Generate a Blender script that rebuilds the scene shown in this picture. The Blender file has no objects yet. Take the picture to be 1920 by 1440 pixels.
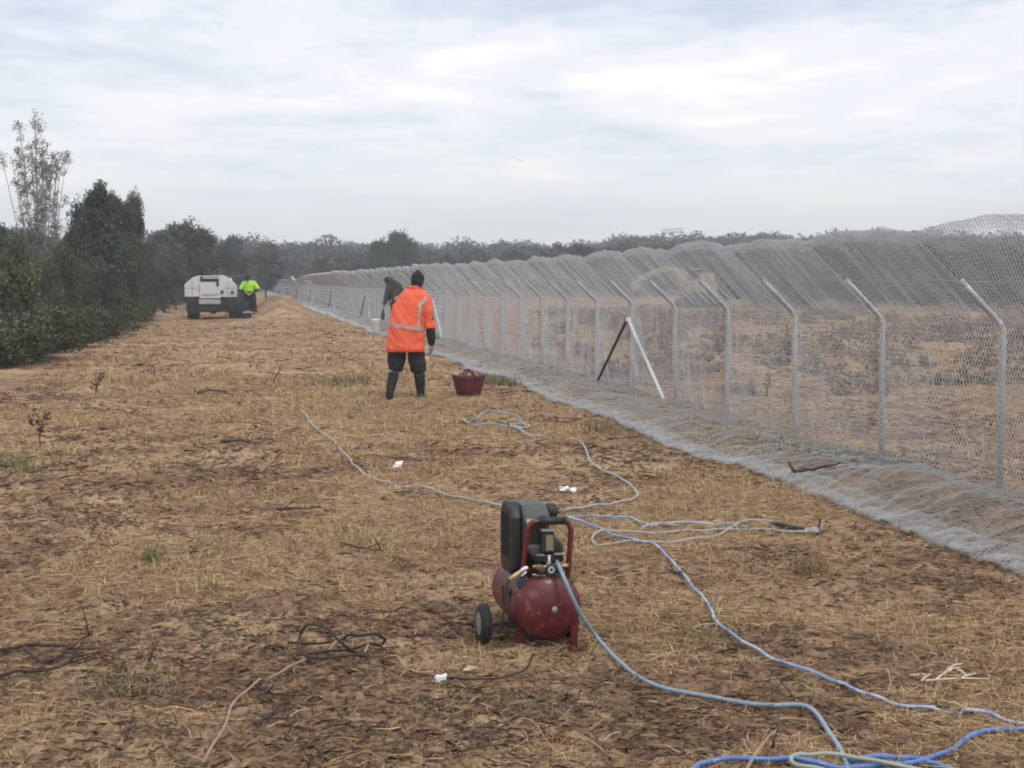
import bpy, math, random
import numpy as np
from mathutils import Vector, Matrix, Euler
R = math.radians
S = bpy.context.scene
COL = S.collection
rng = np.random.default_rng(7)
random.seed(7)

# ---------------------------------------------------------------- camera
CAM_H, F = 1.65, 3000.0                       # eye height; focal length in px of a 1920 px wide frame
PITCH = math.atan(195 / F)
cam = bpy.data.cameras.new('camera'); cam_o = bpy.data.objects.new('camera', cam); COL.objects.link(cam_o)
cam.sensor_width = 36; cam.lens = F / 1920 * 36; cam.clip_start = 0.1; cam.clip_end = 9000
cam_o.location = (0, 0, CAM_H); cam_o.rotation_euler = (math.pi / 2 - PITCH, 0, 0)
S.camera = cam_o
# ---------------------------------------------------------------- light and exposure
SUN_EL, SUN_AZ = 52, 150                      # degrees; azimuth clockwise from +Y (behind the camera, to the right)
S.view_settings.view_transform = 'Standard'; S.view_settings.look = 'None'
S.view_settings.exposure = 0.15; S.view_settings.gamma = 1; S.view_settings.use_curve_mapping = False
S.render.engine = 'CYCLES'
S.cycles.max_bounces = 4; S.cycles.diffuse_bounces = 2; S.cycles.glossy_bounces = 2
S.cycles.transmission_bounces = 2; S.cycles.volume_bounces = 0; S.cycles.transparent_max_bounces = 6
S.cycles.use_denoising = True
S.cycles.pixel_filter_type = 'BLACKMAN_HARRIS'; S.cycles.filter_width = 2.0
sun = bpy.data.lights.new('sun', 'SUN'); sun_o = bpy.data.objects.new('sun', sun); COL.objects.link(sun_o)
sun.energy = 1.1; sun.angle = R(14); sun.color = (1, .96, .9)
sd = Vector((math.sin(R(SUN_AZ)) * math.cos(R(SUN_EL)), math.cos(R(SUN_AZ)) * math.cos(R(SUN_EL)), math.sin(R(SUN_EL))))
sun_o.rotation_euler = sd.to_track_quat('Z', 'Y').to_euler(); sun_o.location = sd * 50
W = bpy.data.worlds.new('World'); S.world = W; W.use_nodes = True
nt = W.node_tree; nt.nodes.clear()
def N(t, ty, **kw):
    n = t.nodes.new(ty)
    for k, v in kw.items(): setattr(n, k, v)
    return n
def ln(t, a, b): t.links.new(a, b)
def math_n(t, op, a, b=None, clamp=False):
    n = N(t, 'ShaderNodeMath', operation=op, use_clamp=clamp)
    for i, v in enumerate((a, b)):
        if v is None: continue
        if isinstance(v, (int, float)): n.inputs[i].default_value = v
        else: ln(t, v, n.inputs[i])
    return n.outputs[0]
def ramp(t, fac, stops, interp='LINEAR'):
    n = N(t, 'ShaderNodeValToRGB'); n.color_ramp.interpolation = interp
    e = n.color_ramp.elements
    while len(e) < len(stops): e.new(0.5)
    for k, (p, c) in enumerate(stops):
        e[k].position = p; e[k].color = (c, c, c, 1) if isinstance(c, (int, float)) else (*c, 1)
    ln(t, fac, n.inputs[0]); return n.outputs[0]
def mixc(t, fac, a, b, mode='MIX'):
    n = N(t, 'ShaderNodeMix', data_type='RGBA', blend_type=mode)
    for i, v in ((0, fac), (6, a), (7, b)):
        if isinstance(v, (int, float)): n.inputs[i].default_value = v
        elif isinstance(v, tuple): n.inputs[i].default_value = (*v, 1)
        else: ln(t, v, n.inputs[i])
    return n.outputs[2]
def noise(t, vec, scale, detail=4, rough=.55, dist=0.0):
    n = N(t, 'ShaderNodeTexNoise'); n.inputs['Scale'].default_value = scale; n.inputs['Detail'].default_value = detail
    n.inputs['Roughness'].default_value = rough; n.inputs['Distortion'].default_value = dist
    if vec is not None: ln(t, vec, n.inputs['Vector'])
    return n.outputs['Fac']
sky = N(nt, 'ShaderNodeTexSky', sky_type='NISHITA'); sky.sun_disc = False
sky.sun_elevation = R(SUN_EL); sky.sun_rotation = R(SUN_AZ)
tc = N(nt, 'ShaderNodeTexCoord'); sx = N(nt, 'ShaderNodeSeparateXYZ'); ln(nt, tc.outputs['Generated'], sx.inputs[0])
den = math_n(nt, 'ADD', math_n(nt, 'MAXIMUM', sx.outputs[2], 0.0), .10)
cx = N(nt, 'ShaderNodeCombineXYZ')
ln(nt, math_n(nt, 'MULTIPLY', math_n(nt, 'DIVIDE', sx.outputs[0], den), 1.15), cx.inputs[0])
ln(nt, math_n(nt, 'DIVIDE', sx.outputs[1], den), cx.inputs[1]); cx.inputs[2].default_value = 3.3
c1 = noise(nt, cx.outputs[0], 1.05, 6, .52, .4)
c2 = noise(nt, cx.outputs[0], 3.1, 6, .62, .5)
cl = math_n(nt, 'ADD', math_n(nt, 'MULTIPLY', c1, .68), math_n(nt, 'MULTIPLY', c2, .32))
K = 11.9                                         # cloud radiance in units of the sky texture
ccol = ramp(nt, cl, [(.38, (.54, .61, .71)), (.455, (.66, .71, .79)), (.50, (.765, .78, .84)), (.55, (.82, .82, .86)), (.59, (.88, .87, .88)), (.63, (1.02, .99, .95))])
hor = ramp(nt, sx.outputs[2], [(0.0, 1.0), (.04, .8), (.09, .30), (.16, 0.0)])
ccol = mixc(nt, math_n(nt, 'MULTIPLY', hor, .85), ccol, (1.0, 1.03, 1.0))
ksc = N(nt, 'ShaderNodeVectorMath', operation='SCALE'); ln(nt, ccol, ksc.inputs[0]); ksc.inputs['Scale'].default_value = K
fin = mixc(nt, .93, sky.outputs[0], ksc.outputs[0])
bg = N(nt, 'ShaderNodeBackground'); bg.inputs['Strength'].default_value = .1; ln(nt, fin, bg.inputs[0])
wo = N(nt, 'ShaderNodeOutputWorld'); ln(nt, bg.outputs[0], wo.inputs[0])

# ---------------------------------------------------------------- noise, ground height, pixel -> world
def _h(ix, iy, seed):
    n = (ix.astype(np.int64) * 374761393 + iy.astype(np.int64) * 668265263 + seed * 1442695041) & 0x7fffffff
    n = ((n ^ (n >> 13)) * 1274126177) & 0x7fffffff
    return ((n ^ (n >> 16)) & 0xffff) / 65535.0
def vn(x, y, seed=0):
    x = np.asarray(x, float); y = np.asarray(y, float)
    ix = np.floor(x); iy = np.floor(y); fx = x - ix; fy = y - iy
    fx = fx * fx * (3 - 2 * fx); fy = fy * fy * (3 - 2 * fy)
    a = _h(ix, iy, seed); b = _h(ix + 1, iy, seed); c = _h(ix, iy + 1, seed); d = _h(ix + 1, iy + 1, seed)
    return (a * (1 - fx) + b * fx) * (1 - fy) + (c * (1 - fx) + d * fx) * fy - .5
def fbm(x, y, seed=0, o=4):
    s = 0; a = 1.0
    for k in range(o):
        s = s + a * vn(x * 2 ** k + 17.3 * k, y * 2 ** k - 9.1 * k, seed + k); a *= .5
    return s
TH = math.atan(530 / F); CT, ST = math.cos(TH), math.sin(TH)
def SN(s, n): return (-ST * s + CT * n, CT * s + ST * n)          # fence frame -> world x, y
def toSN(x, y): return (-ST * x + CT * y, CT * x + ST * y)        # world -> s, n
NF = 5.9                                                          # fence line offset
def sstep(a, b, x):
    t = np.clip((x - a) / (b - a), 0, 1); return t * t * (3 - 2 * t)
def GH(x, y):
    x = np.asarray(x, float); y = np.asarray(y, float)
    s, n = toSN(x, y); r = np.hypot(x, y)
    fine = 1 - sstep(40, 90, r)
    z = .055 * fbm(x / 2.3, y / 2.3, 3, 3) + (.040 * fbm(x / .45, y / .45, 11, 3) + .030 * fbm(x / .11, y / .11, 21, 2)) * fine
    # mounds under the netting skirt close to the fence foot
    band = np.exp(-((n - 5.1) / .36) ** 2)
    z = z + band * (.15 * np.clip(fbm(s / 1.3, n * .8, 31, 2) + .32, 0, 1) + .05) * (1 - sstep(60, 110, s))
    z = z - .035 * np.exp(-((n - 4.35) / .25) ** 2)
    # low bank of dug earth beside the fence far down the track
    z = z + .88 * np.exp(-((s - 74) / 8.0) ** 2 - ((n - 2.3) / 1.2) ** 2) * (1 + .8 * fbm(x / .9, y / .9, 5, 4))
    return z * (1 - sstep(300, 600, r))
def gh(x, y): return float(GH(np.array([x]), np.array([y]))[0])
_cr = cam_o.rotation_euler.to_matrix()
def ray(px, py): return (_cr @ Vector(((px - 960) / F, -(py - 720) / F, -1)))
def at(px, py, lift=0.0):                                          # the ground point seen at a photo pixel
    r = ray(px, py); z = lift
    for _ in range(5):
        t = (z - CAM_H) / r.z; x, y = r.x * t, r.y * t; z = gh(x, y) + lift
    return Vector((x, y, z))
def pd(px, d):                                                     # ground point at depth d below pixel column px
    x = (px - 960) / F * d; return Vector((x, d, gh(x, d)))
def zat(py, d):
    r = ray(960, py); return CAM_H + r.z / r.y * d

# ---------------------------------------------------------------- mesh helpers
def set_props(o, label=None, cat=None, group=None, kind=None):
    for k, v in (('label', label), ('category', cat), ('group', group), ('kind', kind)):
        if v: o[k] = v
    return o
def empty(name, loc, rz, label, cat, group=None):
    o = bpy.data.objects.new(name, None); COL.objects.link(o); o.empty_display_size = .1
    o.location = loc; o.rotation_euler = (0, 0, rz); return set_props(o, label, cat, group)
def np_mesh(name, V, Q=None, T=None, col=None, smooth=False):
    me = bpy.data.meshes.new(name); V = np.asarray(V, np.float32)
    nq = 0 if Q is None else len(Q); ntr = 0 if T is None else len(T)
    me.vertices.add(len(V)); me.vertices.foreach_set('co', V.ravel())
    li = []; st = []; tot = []
    if nq: li.append(np.asarray(Q, np.int32).ravel()); st.append(np.arange(nq) * 4); tot.append(np.full(nq, 4))
    if ntr: li.append(np.asarray(T, np.int32).ravel()); st.append(nq * 4 + np.arange(ntr) * 3); tot.append(np.full(ntr, 3))
    li = np.concatenate(li); me.loops.add(len(li)); me.loops.foreach_set('vertex_index', li.astype(np.int32))
    me.polygons.add(nq + ntr); me.polygons.foreach_set('loop_start', np.concatenate(st).astype(np.int32))
    me.polygons.foreach_set('loop_total', np.concatenate(tot).astype(np.int32))
    if smooth: me.polygons.foreach_set('use_smooth', np.ones(nq + ntr, bool))
    me.update(calc_edges=True)
    if col is not None:
        a = me.color_attributes.new('tint', 'FLOAT_COLOR', 'POINT')
        c = np.ones((len(V), 4), np.float32); c[:, :3] = col; a.data.foreach_set('color', c.ravel())
    return me
def add(name, me, m, parent=None):
    o = bpy.data.objects.new(name, me); COL.objects.link(o)
    if m is not None: me.materials.clear(); me.materials.append(m)
    if parent is not None: o.parent = parent
    return o
class MB:                                                           # collects simple shapes into one mesh
    def __init__(s): s.v = []; s.f = []; s.n = 0
    def raw(s, vs, fs):
        s.v += [tuple(v) for v in vs]; s.f += [tuple(i + s.n for i in f) for f in fs]; s.n = len(s.v); return s
    def box(s, c, d, rot=None, bev=0.0):
        c = Vector(c); h = [a / 2 for a in d]; M = Euler(rot).to_matrix() if rot else Matrix.Identity(3)
        if bev <= 0:
            vs = [c + M @ Vector((i * h[0], j * h[1], k * h[2])) for i in (-1, 1) for j in (-1, 1) for k in (-1, 1)]
            return s.raw(vs, [(0, 1, 3, 2), (4, 6, 7, 5), (0, 4, 5, 1), (2, 3, 7, 6), (0, 2, 6, 4), (1, 5, 7, 3)])
        b = min(bev, min(h) * .9); vs = []; ring = []
        for k, zz, ins in ((0, -h[2], b), (1, -h[2] + b, 0), (2, h[2] - b, 0), (3, h[2], b)):
            pts = []
            for (i, j) in ((-1, -1), (1, -1), (1, 1), (-1, 1)):
                x, y = i * (h[0] - ins), j * (h[1] - ins)
                a = (x - i * b, y) if (i * j > 0) else (x, y - j * b)
                e = (x, y - j * b) if (i * j > 0) else (x - i * b, y)
                pts += [a, e]
            ring.append([c + M @ Vector((p[0], p[1], zz)) for p in pts])
        for r_ in ring: vs += r_
        fs = [(0, 7, 6, 5, 4, 3, 2, 1), tuple(range(24, 32))]
        for k in range(3):
            for q in range(8): fs.append((k * 8 + q, k * 8 + (q + 1) % 8, k * 8 + 8 + (q + 1) % 8, k * 8 + 8 + q))
        return s.raw(vs, fs)
    def tube(s, pts, rad, seg=8, cap=True):
        pts = [Vector(p) for p in pts]; n = len(pts)
        rad = [rad] * n if isinstance(rad, (int, float)) else rad
        vs = []; up = None
        for i, p in enumerate(pts):
            d = (pts[min(i + 1, n - 1)] - pts[max(i - 1, 0)]).normalized()
            if up is None: up = d.orthogonal().normalized()
            up = (up - d * up.dot(d)); up = up.normalized() if up.length > 1e-6 else d.orthogonal().normalized()
            w = d.cross(up)
            for k in range(seg):
                a = 2 * math.pi * k / seg; vs.append(p + (up * math.cos(a) + w * math.sin(a)) * rad[i])
        fs = [(i * seg + k, i * seg + (k + 1) % seg, (i + 1) * seg + (k + 1) % seg, (i + 1) * seg + k) for i in range(n - 1) for k in range(seg)]
        if cap: fs += [tuple(range(seg))[::-1], tuple((n - 1) * seg + k for k in range(seg))]
        return s.raw(vs, fs)
    def lathe(s, o, axis, prof, seg=24):                            # prof: (along, radius)
        o = Vector(o); a = Vector(axis).normalized(); u = a.orthogonal().normalized(); w = a.cross(u); vs = []
        for (t, r) in prof:
            for k in range(seg):
                q = 2 * math.pi * k / seg; vs.append(o + a * t + (u * math.cos(q) + w * math.sin(q)) * max(r, 1e-4))
        n = len(prof)
        fs = [(i * seg + k, i * seg + (k + 1) % seg, (i + 1) * seg + (k + 1) % seg, (i + 1) * seg + k) for i in range(n - 1) for k in range(seg)]
        fs += [tuple(range(seg))[::-1], tuple((n - 1) * seg + k for k in range(seg))]
        return s.raw(vs, fs)
    def prism(s, poly, x0, x1, axis='x'):                           # polygon in the other two axes, extruded
        n = len(poly)
        f = {'x': lambda t, p: (t, p[0], p[1]), 'y': lambda t, p: (p[0], t, p[1]), 'z': lambda t, p: (p[0], p[1], t)}[axis]
        vs = [f(x0, p) for p in poly] + [f(x1, p) for p in poly]
        return s.raw(vs, [tuple(range(n)), tuple(range(n, 2 * n))[::-1]] + [(k, k + n, (k + 1) % n + n, (k + 1) % n) for k in range(n)])
    def loft(s, rings):                                             # rings: (centre, rx, ry[, tilt about x]) ellipses stacked in z
        seg = 20; vs = []
        for rg in rings:
            c, rx, ry = Vector(rg[0]), rg[1], rg[2]; M = Euler((rg[3] if len(rg) > 3 else 0, 0, 0)).to_matrix()
            for k in range(seg):
                a = 2 * math.pi * k / seg; vs.append(c + M @ Vector((math.cos(a) * rx, math.sin(a) * ry, 0)))
        n = len(rings)
        fs = [(i * seg + k, i * seg + (k + 1) % seg, (i + 1) * seg + (k + 1) % seg, (i + 1) * seg + k) for i in range(n - 1) for k in range(seg)]
        fs += [tuple(range(seg))[::-1], tuple((n - 1) * seg + k for k in range(seg))]
        return s.raw(vs, fs)
    def ball(s, c, r, rot=None, seg=14):
        r = (r, r, r) if isinstance(r, (int, float)) else r; c = Vector(c); M = Euler(rot).to_matrix() if rot else Matrix.Identity(3)
        vs = []; m = seg // 2
        for i in range(1, m):
            p = math.pi * i / m
            for k in range(seg):
                a = 2 * math.pi * k / seg
                vs.append(c + M @ Vector((r[0] * math.sin(p) * math.cos(a), r[1] * math.sin(p) * math.sin(a), r[2] * math.cos(p))))
        vs += [c + M @ Vector((0, 0, r[2])), c + M @ Vector((0, 0, -r[2]))]; t = (m - 1) * seg
        fs = [(i * seg + k, (i + 1) * seg + k, (i + 1) * seg + (k + 1) % seg, i * seg + (k + 1) % seg) for i in range(m - 2) for k in range(seg)]
        fs += [(t, k, (k + 1) % seg) for k in range(seg)] + [(t + 1, (m - 2) * seg + (k + 1) % seg, (m - 2) * seg + k) for k in range(seg)]
        return s.raw(vs, fs)
    def limb(s, pts, rad):
        s.tube(pts, rad, 12)
        for p, r in zip(pts, rad): s.ball(p, r, seg=12)
        return s
    def mesh(s, name, smooth=False):
        me = bpy.data.meshes.new(name); me.from_pydata(s.v, [], s.f); me.update()
        if smooth: me.polygons.foreach_set('use_smooth', [True] * len(me.polygons))
        return me
    def build(s, name, m, parent=None, smooth=False, bev=0.0):
        o = add(name, s.mesh(name, smooth), m, parent)
        if bev > 0:
            b = o.modifiers.new('bevel', 'BEVEL'); b.width = bev; b.segments = 2; b.limit_method = 'ANGLE'
        return o
    def fuse(s, name, m, parent, voxel=.01, smooth=6, wr=0.0, wsc=9.0, seed=0):   # one continuous skin over all the shapes
        o = add(name, s.mesh(name), m, parent)
        r = o.modifiers.new('r', 'REMESH'); r.mode = 'VOXEL'; r.voxel_size = voxel; r.use_smooth_shade = True
        k = o.modifiers.new('s', 'SMOOTH'); k.iterations = smooth; k.factor = .5
        pm = o.parent; o.parent = None
        dg = bpy.context.evaluated_depsgraph_get(); dg.update()
        me = bpy.data.meshes.new_from_object(o.evaluated_get(dg)); o.modifiers.clear(); old = o.data; o.data = me
        bpy.data.meshes.remove(old); me.name = name; o.parent = pm
        if wr > 0:                                                   # folds in cloth
            n = len(me.vertices); co = np.empty(n * 3, np.float32); me.vertices.foreach_get('co', co); co = co.reshape(-1, 3)
            no = np.empty(n * 3, np.float32); me.vertices.foreach_get('normal', no); no = no.reshape(-1, 3)
            d = fbm(co[:, 0] * wsc + co[:, 2] * wsc * .6, co[:, 2] * wsc * .8 - co[:, 1] * wsc, 50 + seed, 3) * wr
            me.vertices.foreach_set('co', (co + no * d[:, None]).astype(np.float32).ravel()); me.update()
        me.polygons.foreach_set('use_smooth', [True] * len(me.polygons))
        me.materials.clear(); me.materials.append(m); return o
def spline(pts, n=8):
    pts = [Vector(p) for p in pts]; out = []
    for i in range(len(pts) - 1):
        p0 = pts[max(i - 1, 0)]; p1 = pts[i]; p2 = pts[i + 1]; p3 = pts[min(i + 2, len(pts) - 1)]
        for k in range(n):
            t = k / n
            out.append(.5 * ((2 * p1) + (p2 - p0) * t + (2 * p0 - 5 * p1 + 4 * p2 - p3) * t * t + (3 * p1 - p0 - 3 * p2 + p3) * t ** 3))
    out.append(pts[-1]); return out

# ---------------------------------------------------------------- materials
def mat(name, c, rough=.6, metal=0.0, var=.12, vs=6.0, bump=0.0, bs=40.0, c2=None, thr=.55, coat=0.0, stop=(0.0, .1)):
    m = bpy.data.materials.new(name); m.use_nodes = True; t = m.node_tree; b = t.nodes['Principled BSDF']
    tcn = N(t, 'ShaderNodeTexCoord'); v = tcn.outputs['Object']
    n1 = noise(t, v, vs, 5, .6)
    lo = tuple(x * (1 - var) for x in c); hi = tuple(min(1, x * (1 + var)) for x in c)
    col = ramp(t, n1, [(.3, lo), (.7, hi)])
    if c2 is not None:
        n2 = noise(t, v, vs * 2.3, 6, .65, .6)
        col = mixc(t, ramp(t, n2, [(thr, 0.0), (min(1, thr + .1), 1.0)]), col, tuple(c2))
    ln(t, col, b.inputs['Base Color'])
    ln(t, ramp(t, noise(t, v, vs * 3, 3), [(.3, max(0, rough - .1)), (.7, min(1, rough + .12))]), b.inputs['Roughness'])
    b.inputs['Metallic'].default_value = metal; b.inputs['Coat Weight'].default_value = coat
    if bump > 0:
        bp = N(t, 'ShaderNodeBump'); bp.inputs['Strength'].default_value = min(1, bump); bp.inputs['Distance'].default_value = .01
        ln(t, noise(t, v, bs, 4), bp.inputs['Height']); ln(t, bp.outputs[0], b.inputs['Normal'])
    return m
def tint_mat(name, rough=.85, var=.15, trans=0.0, spec=.2):           # colour carried by each leaf or blade
    m = bpy.data.materials.new(name); m.use_nodes = True; t = m.node_tree; b = t.nodes['Principled BSDF']
    a = N(t, 'ShaderNodeAttribute'); a.attribute_name = 'tint'
    oi = N(t, 'ShaderNodeObjectInfo')
    f = ramp(t, oi.outputs['Random'], [(0, 1 - var), (1, 1 + var)])
    ln(t, mixc(t, 1.0, a.outputs['Color'], f, 'MULTIPLY'), b.inputs['Base Color'])
    b.inputs['Roughness'].default_value = rough; b.inputs['Specular IOR Level'].default_value = spec
    return m
M = {}
M['galv'] = mat('galvanised_steel', (.47, .49, .49), .5, .35, .15, 12, c2=(.25, .26, .26), thr=.55)
M['wire'] = mat('netting_wire', (.58, .61, .64), .5, .2, .12, 3)
M['wire_bright'] = mat('new_netting_wire', (.55, .565, .56), .45, .3, .08, 3)
M['white_steel'] = mat('pale_brace', (.76, .78, .77), .5, .0, .06, 5)
M['skirt'] = mat('skirt_wire', (.42, .43, .42), .55, .15, .12, 3)
M['rod'] = mat('sprung_wire', (.16, .165, .17), .5, .4)
M['dark_steel'] = mat('dark_brace', (.055, .057, .06), .6, .2, .2, 8)
M['red'] = mat('dusty_red_paint', (.115, .014, .017), .40, 0, .25, 7, .15, 80, c2=(.20, .085, .07), thr=.56, coat=.08)
M['red_tube'] = mat('red_tube_paint', (.13, .018, .022), .4, 0, .2, 14, c2=(.06, .025, .02), thr=.62, coat=.2)
M['black'] = mat('black_plastic', (.018, .018, .019), .5, 0, .3, 10, .2, 60, c2=(.05, .046, .04), thr=.6)
M['rubber'] = mat('rubber', (.022, .022, .022), .8, 0, .3, 20, .3, 90, c2=(.08, .065, .05), thr=.62)
M['shroud'] = mat('grey_green_housing', (.075, .080, .075), .55, 0, .2, 9, .2, 70, c2=(.15, .14, .12), thr=.6)
M['metal'] = mat('bare_metal', (.42, .40, .37), .45, .7, .2, 20, c2=(.2, .17, .14), thr=.58)
M['brass'] = mat('brass', (.45, .33, .14), .4, .8, .2, 20)
M['label'] = mat('yellow_sticker', (.55, .5, .22), .6)
M['tan_label'] = mat('brown_label', (.23, .19, .12), .6)
M['yellow'] = mat('yellow_plastic', (.66, .50, .20), .6)
M['white'] = mat('white_plastic', (.86, .86, .84), .5, 0, .04, 10)
M['truck_white'] = mat('dusty_white_panel', (.63, .63, .64), .5, 0, .06, 1.5, c2=(.45, .43, .40), thr=.62)
M['truck_dark'] = mat('underbody', (.028, .028, .028), .7, 0, .3, 4, c2=(.12, .10, .08), thr=.6)
M['glass'] = mat('dark_glass', (.02, .025, .03), .15)
M['green_paint'] = mat('dark_green_paint', (.03, .05, .045), .45, 0, .15, 3)
M['tail'] = mat('tail_lamp', (.35, .03, .03), .35)
M['tub'] = mat('maroon_tub', (.105, .022, .035), .65, 0, .2, 6, .2, 50, c2=(.16, .09, .085), thr=.62)
M['blue'] = mat('blue_hose', (.09, .20, .50), .42, 0, .12, 8, coat=.35, c2=(.22, .30, .50), thr=.6)
M['pale'] = mat('pale_grey_hose', (.42, .43, .42), .5, 0, .15, 5, c2=(.27, .26, .22), thr=.56)
M['bluepale'] = mat('sun_faded_blue_hose', (.15, .28, .52), .45, 0, .15, 3, coat=.3, c2=(.45, .50, .58), thr=.46)
M['greyhose'] = mat('grey_hose', (.24, .25, .27), .5, 0, .15, 5)
M['teal'] = mat('grey_blue_hose', (.21, .30, .37), .42, 0, .12, 6, coat=.3, c2=(.30, .36, .36), thr=.55)
M['sage'] = mat('grey_green_hose', (.33, .37, .30), .5, 0, .12, 6, coat=.2)
M['cable'] = mat('dark_cable', (.03, .022, .018), .6)
M['vine'] = mat('brown_vine', (.05, .03, .022), .8, 0, .3, 9)
M['root'] = mat('pinkish_root', (.36, .24, .17), .85, 0, .2, 9)
M['twig'] = mat('dead_twig', (.075, .052, .038), .85, 0, .3, 9)
M['straw_stick'] = mat('bleached_stick', (.72, .64, .47), .8, 0, .1, 9)
M['bark'] = mat('bark', (.10, .08, .065), .9, 0, .3, 5, .5, 20)
M['pale_bark'] = mat('pale_bark', (.33, .31, .28), .85, 0, .2, 5, .3, 20)
M['skin'] = mat('skin', (.34, .19, .13), .55, 0, .08, 9)
M['orange'] = mat('orange_cloth', (.88, .145, .065), .8, 0, .05, 3, .3, 300)
M['orange_dark'] = mat('orange_trim', (.70, .10, .05), .85)
M['reflect'] = mat('reflective_tape', (.46, .36, .33), .5, 0, .08, 9)
M['lime'] = mat('lime_cloth', (.40, .78, .045), .8, 0, .06, 3)
M['lime_pale'] = mat('pale_lime_cloth', (.42, .62, .27), .8, 0, .06, 3)
M['blackcloth'] = mat('black_cloth', (.017, .017, .019), .9, 0, .2, 5)
M['navy'] = mat('navy_cloth', (.016, .018, .028), .9, 0, .2, 5)
M['camo'] = mat('drab_cloth', (.05, .045, .037), .95, 0, .25, 7, c2=(.085, .075, .06), thr=.5)
M['greyband'] = mat('pale_grey_band', (.40, .42, .43), .8)
M['hair'] = mat('dark_knit', (.016, .016, .018), .95, 0, .3, 30, .5, 200)
M['excavator'] = mat('machine_yellow', (.42, .34, .19), .6, 0, .15, 1.0, c2=(.4, .31, .2), thr=.6)
M['leaf'] = tint_mat('foliage', .75, .18)
M['blade'] = tint_mat('dry_blades', .9, 0)
M['crane'] = mat('crane_steel', (.16, .18, .16), .6)

# ---------------------------------------------------------------- ground
gm = bpy.data.materials.new('dry_mown_ground'); gm.use_nodes = True; t = gm.node_tree; b = t.nodes['Principled BSDF']
geo = N(t, 'ShaderNodeNewGeometry'); pos = geo.outputs['Position']
big = noise(t, pos, .55, 6, .62, .4); mid = noise(t, pos, 2.6, 7, .68, .8); small = noise(t, pos, 17, 6, .7, 1.2)
def fibre(rot, sc, seedv):
    mp = N(t, 'ShaderNodeMapping'); mp.inputs['Rotation'].default_value = (0, 0, rot); mp.inputs['Scale'].default_value = sc
    mp.inputs['Location'].default_value = (seedv, seedv * 2, 0); ln(t, pos, mp.inputs[0]); return noise(t, mp.outputs[0], 1, 5, .65, 1.0)
f1 = fibre(.3, (90, 16, 20), 3); f2 = fibre(1.7, (80, 14, 20), 8); f3 = fibre(1.0, (24, 6, 10), 5)
fm = math_n(t, 'MAXIMUM', f1, f2)
p1 = math_n(t, 'ADD', math_n(t, 'ADD', math_n(t, 'MULTIPLY', big, .5), math_n(t, 'MULTIPLY', mid, .35)), math_n(t, 'MULTIPLY', fm, .25))
base = ramp(t, p1, [(.42, (.15, .095, .064)), (.49, (.235, .150, .094)), (.55, (.34, .225, .134)), (.61, (.44, .305, .180)), (.68, (.52, .38, .225))])
red = ramp(t, noise(t, pos, .9, 5, .6, .5), [(.52, 0.0), (.66, .5)])
base = mixc(t, red, base, (.25, .125, .072))
dk = ramp(t, math_n(t, 'ADD', math_n(t, 'MULTIPLY', f3, .55), math_n(t, 'MULTIPLY', small, .45)), [(.36, .38), (.46, 1.0), (.60, 1.25)])
base = mixc(t, 1.0, base, dk, 'MULTIPLY')
ln(t, base, b.inputs['Base Color']); b.inputs['Roughness'].default_value = .95; b.inputs['Specular IOR Level'].default_value = .1
bp = N(t, 'ShaderNodeBump'); bp.inputs['Strength'].default_value = .9; bp.inputs['Distance'].default_value = .03
hh = math_n(t, 'ADD', math_n(t, 'MULTIPLY', fm, .5), math_n(t, 'ADD', math_n(t, 'MULTIPLY', small, .5), math_n(t, 'MULTIPLY', f3, .6)))
ln(t, hh, bp.inputs['Height']); ln(t, bp.outputs[0], b.inputs['Normal'])
ang = np.radians(np.concatenate([np.arange(-180, -27, 3.0), np.arange(-25, 25.01, .11), np.arange(28, 180, 3.0)]))
rad = np.concatenate([[.02, 1, 2, 3, 3.6], 4 * 1.0042 ** np.arange(0, 645), 60 * 1.03 ** np.arange(0, 81)])
A, RR = np.meshgrid(ang, rad); X = RR * np.sin(A); Y = RR * np.cos(A); Z = GH(X, Y)
na, nr = len(ang), len(rad); idx = np.arange(na * nr).reshape(nr, na); nx = np.roll(idx, -1, 1)
Q = np.stack([idx[:-1], nx[:-1], nx[1:], idx[1:]], -1).reshape(-1, 4)[:, ::-1]
g = add('ground', np_mesh('ground', np.stack([X, Y, Z], -1).reshape(-1, 3), Q, smooth=True), gm)
set_props(g, kind='structure')

# dry grass and mulch litter: far too many to count
SPOTS = ((-2.4, 12, 1.1, 2.2, -.30), (-.6, 10.6, .5, 1.2, .35), (-1.4, 21, .9, 3, .3), (1.7, 14.2, .6, 2.2, .35), (-5.6, 19.5, 1.5, 3, .3), (1.9, 7.9, 1.2, 1, -.22), (.6, 14.6, .8, 1.2, -.2), (-1.0, 8.7, .5, .6, -.25), (-1.5, 6.4, .8, .5, .2))
def patch(x, y):
    p = fbm(x / 1.7, y / 1.7, 77, 4) + .6 * fbm(x / .5, y / .5, 91, 3) + .05
    for (cx_, cy_, rx_, ry_, a_) in SPOTS: p = p + a_ * np.exp(-((x - cx_) / rx_) ** 2 - ((y - cy_) / ry_) ** 2)
    s_, n_ = toSN(np.asarray(x), np.asarray(y))      # two faint wheel tracks run along the line of the fence
    for w_ in (-1.25, .35): p = p - .16 * np.exp(-((n_ - w_ - .25 * vn(s_ / 5, s_ * 0, 5)) / .28) ** 2)
    return p + .01
def sector(n, d0, d1, pw=1.0, half=21):
    u = rng.random(n); d = (d0 ** (2 - pw) + u * (d1 ** (2 - pw) - d0 ** (2 - pw))) ** (1 / (2 - pw)) if pw != 2 else d0 * (d1 / d0) ** u
    a = np.radians(rng.uniform(-half, half, n)); return d * np.sin(a), d * np.cos(a)
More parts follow.
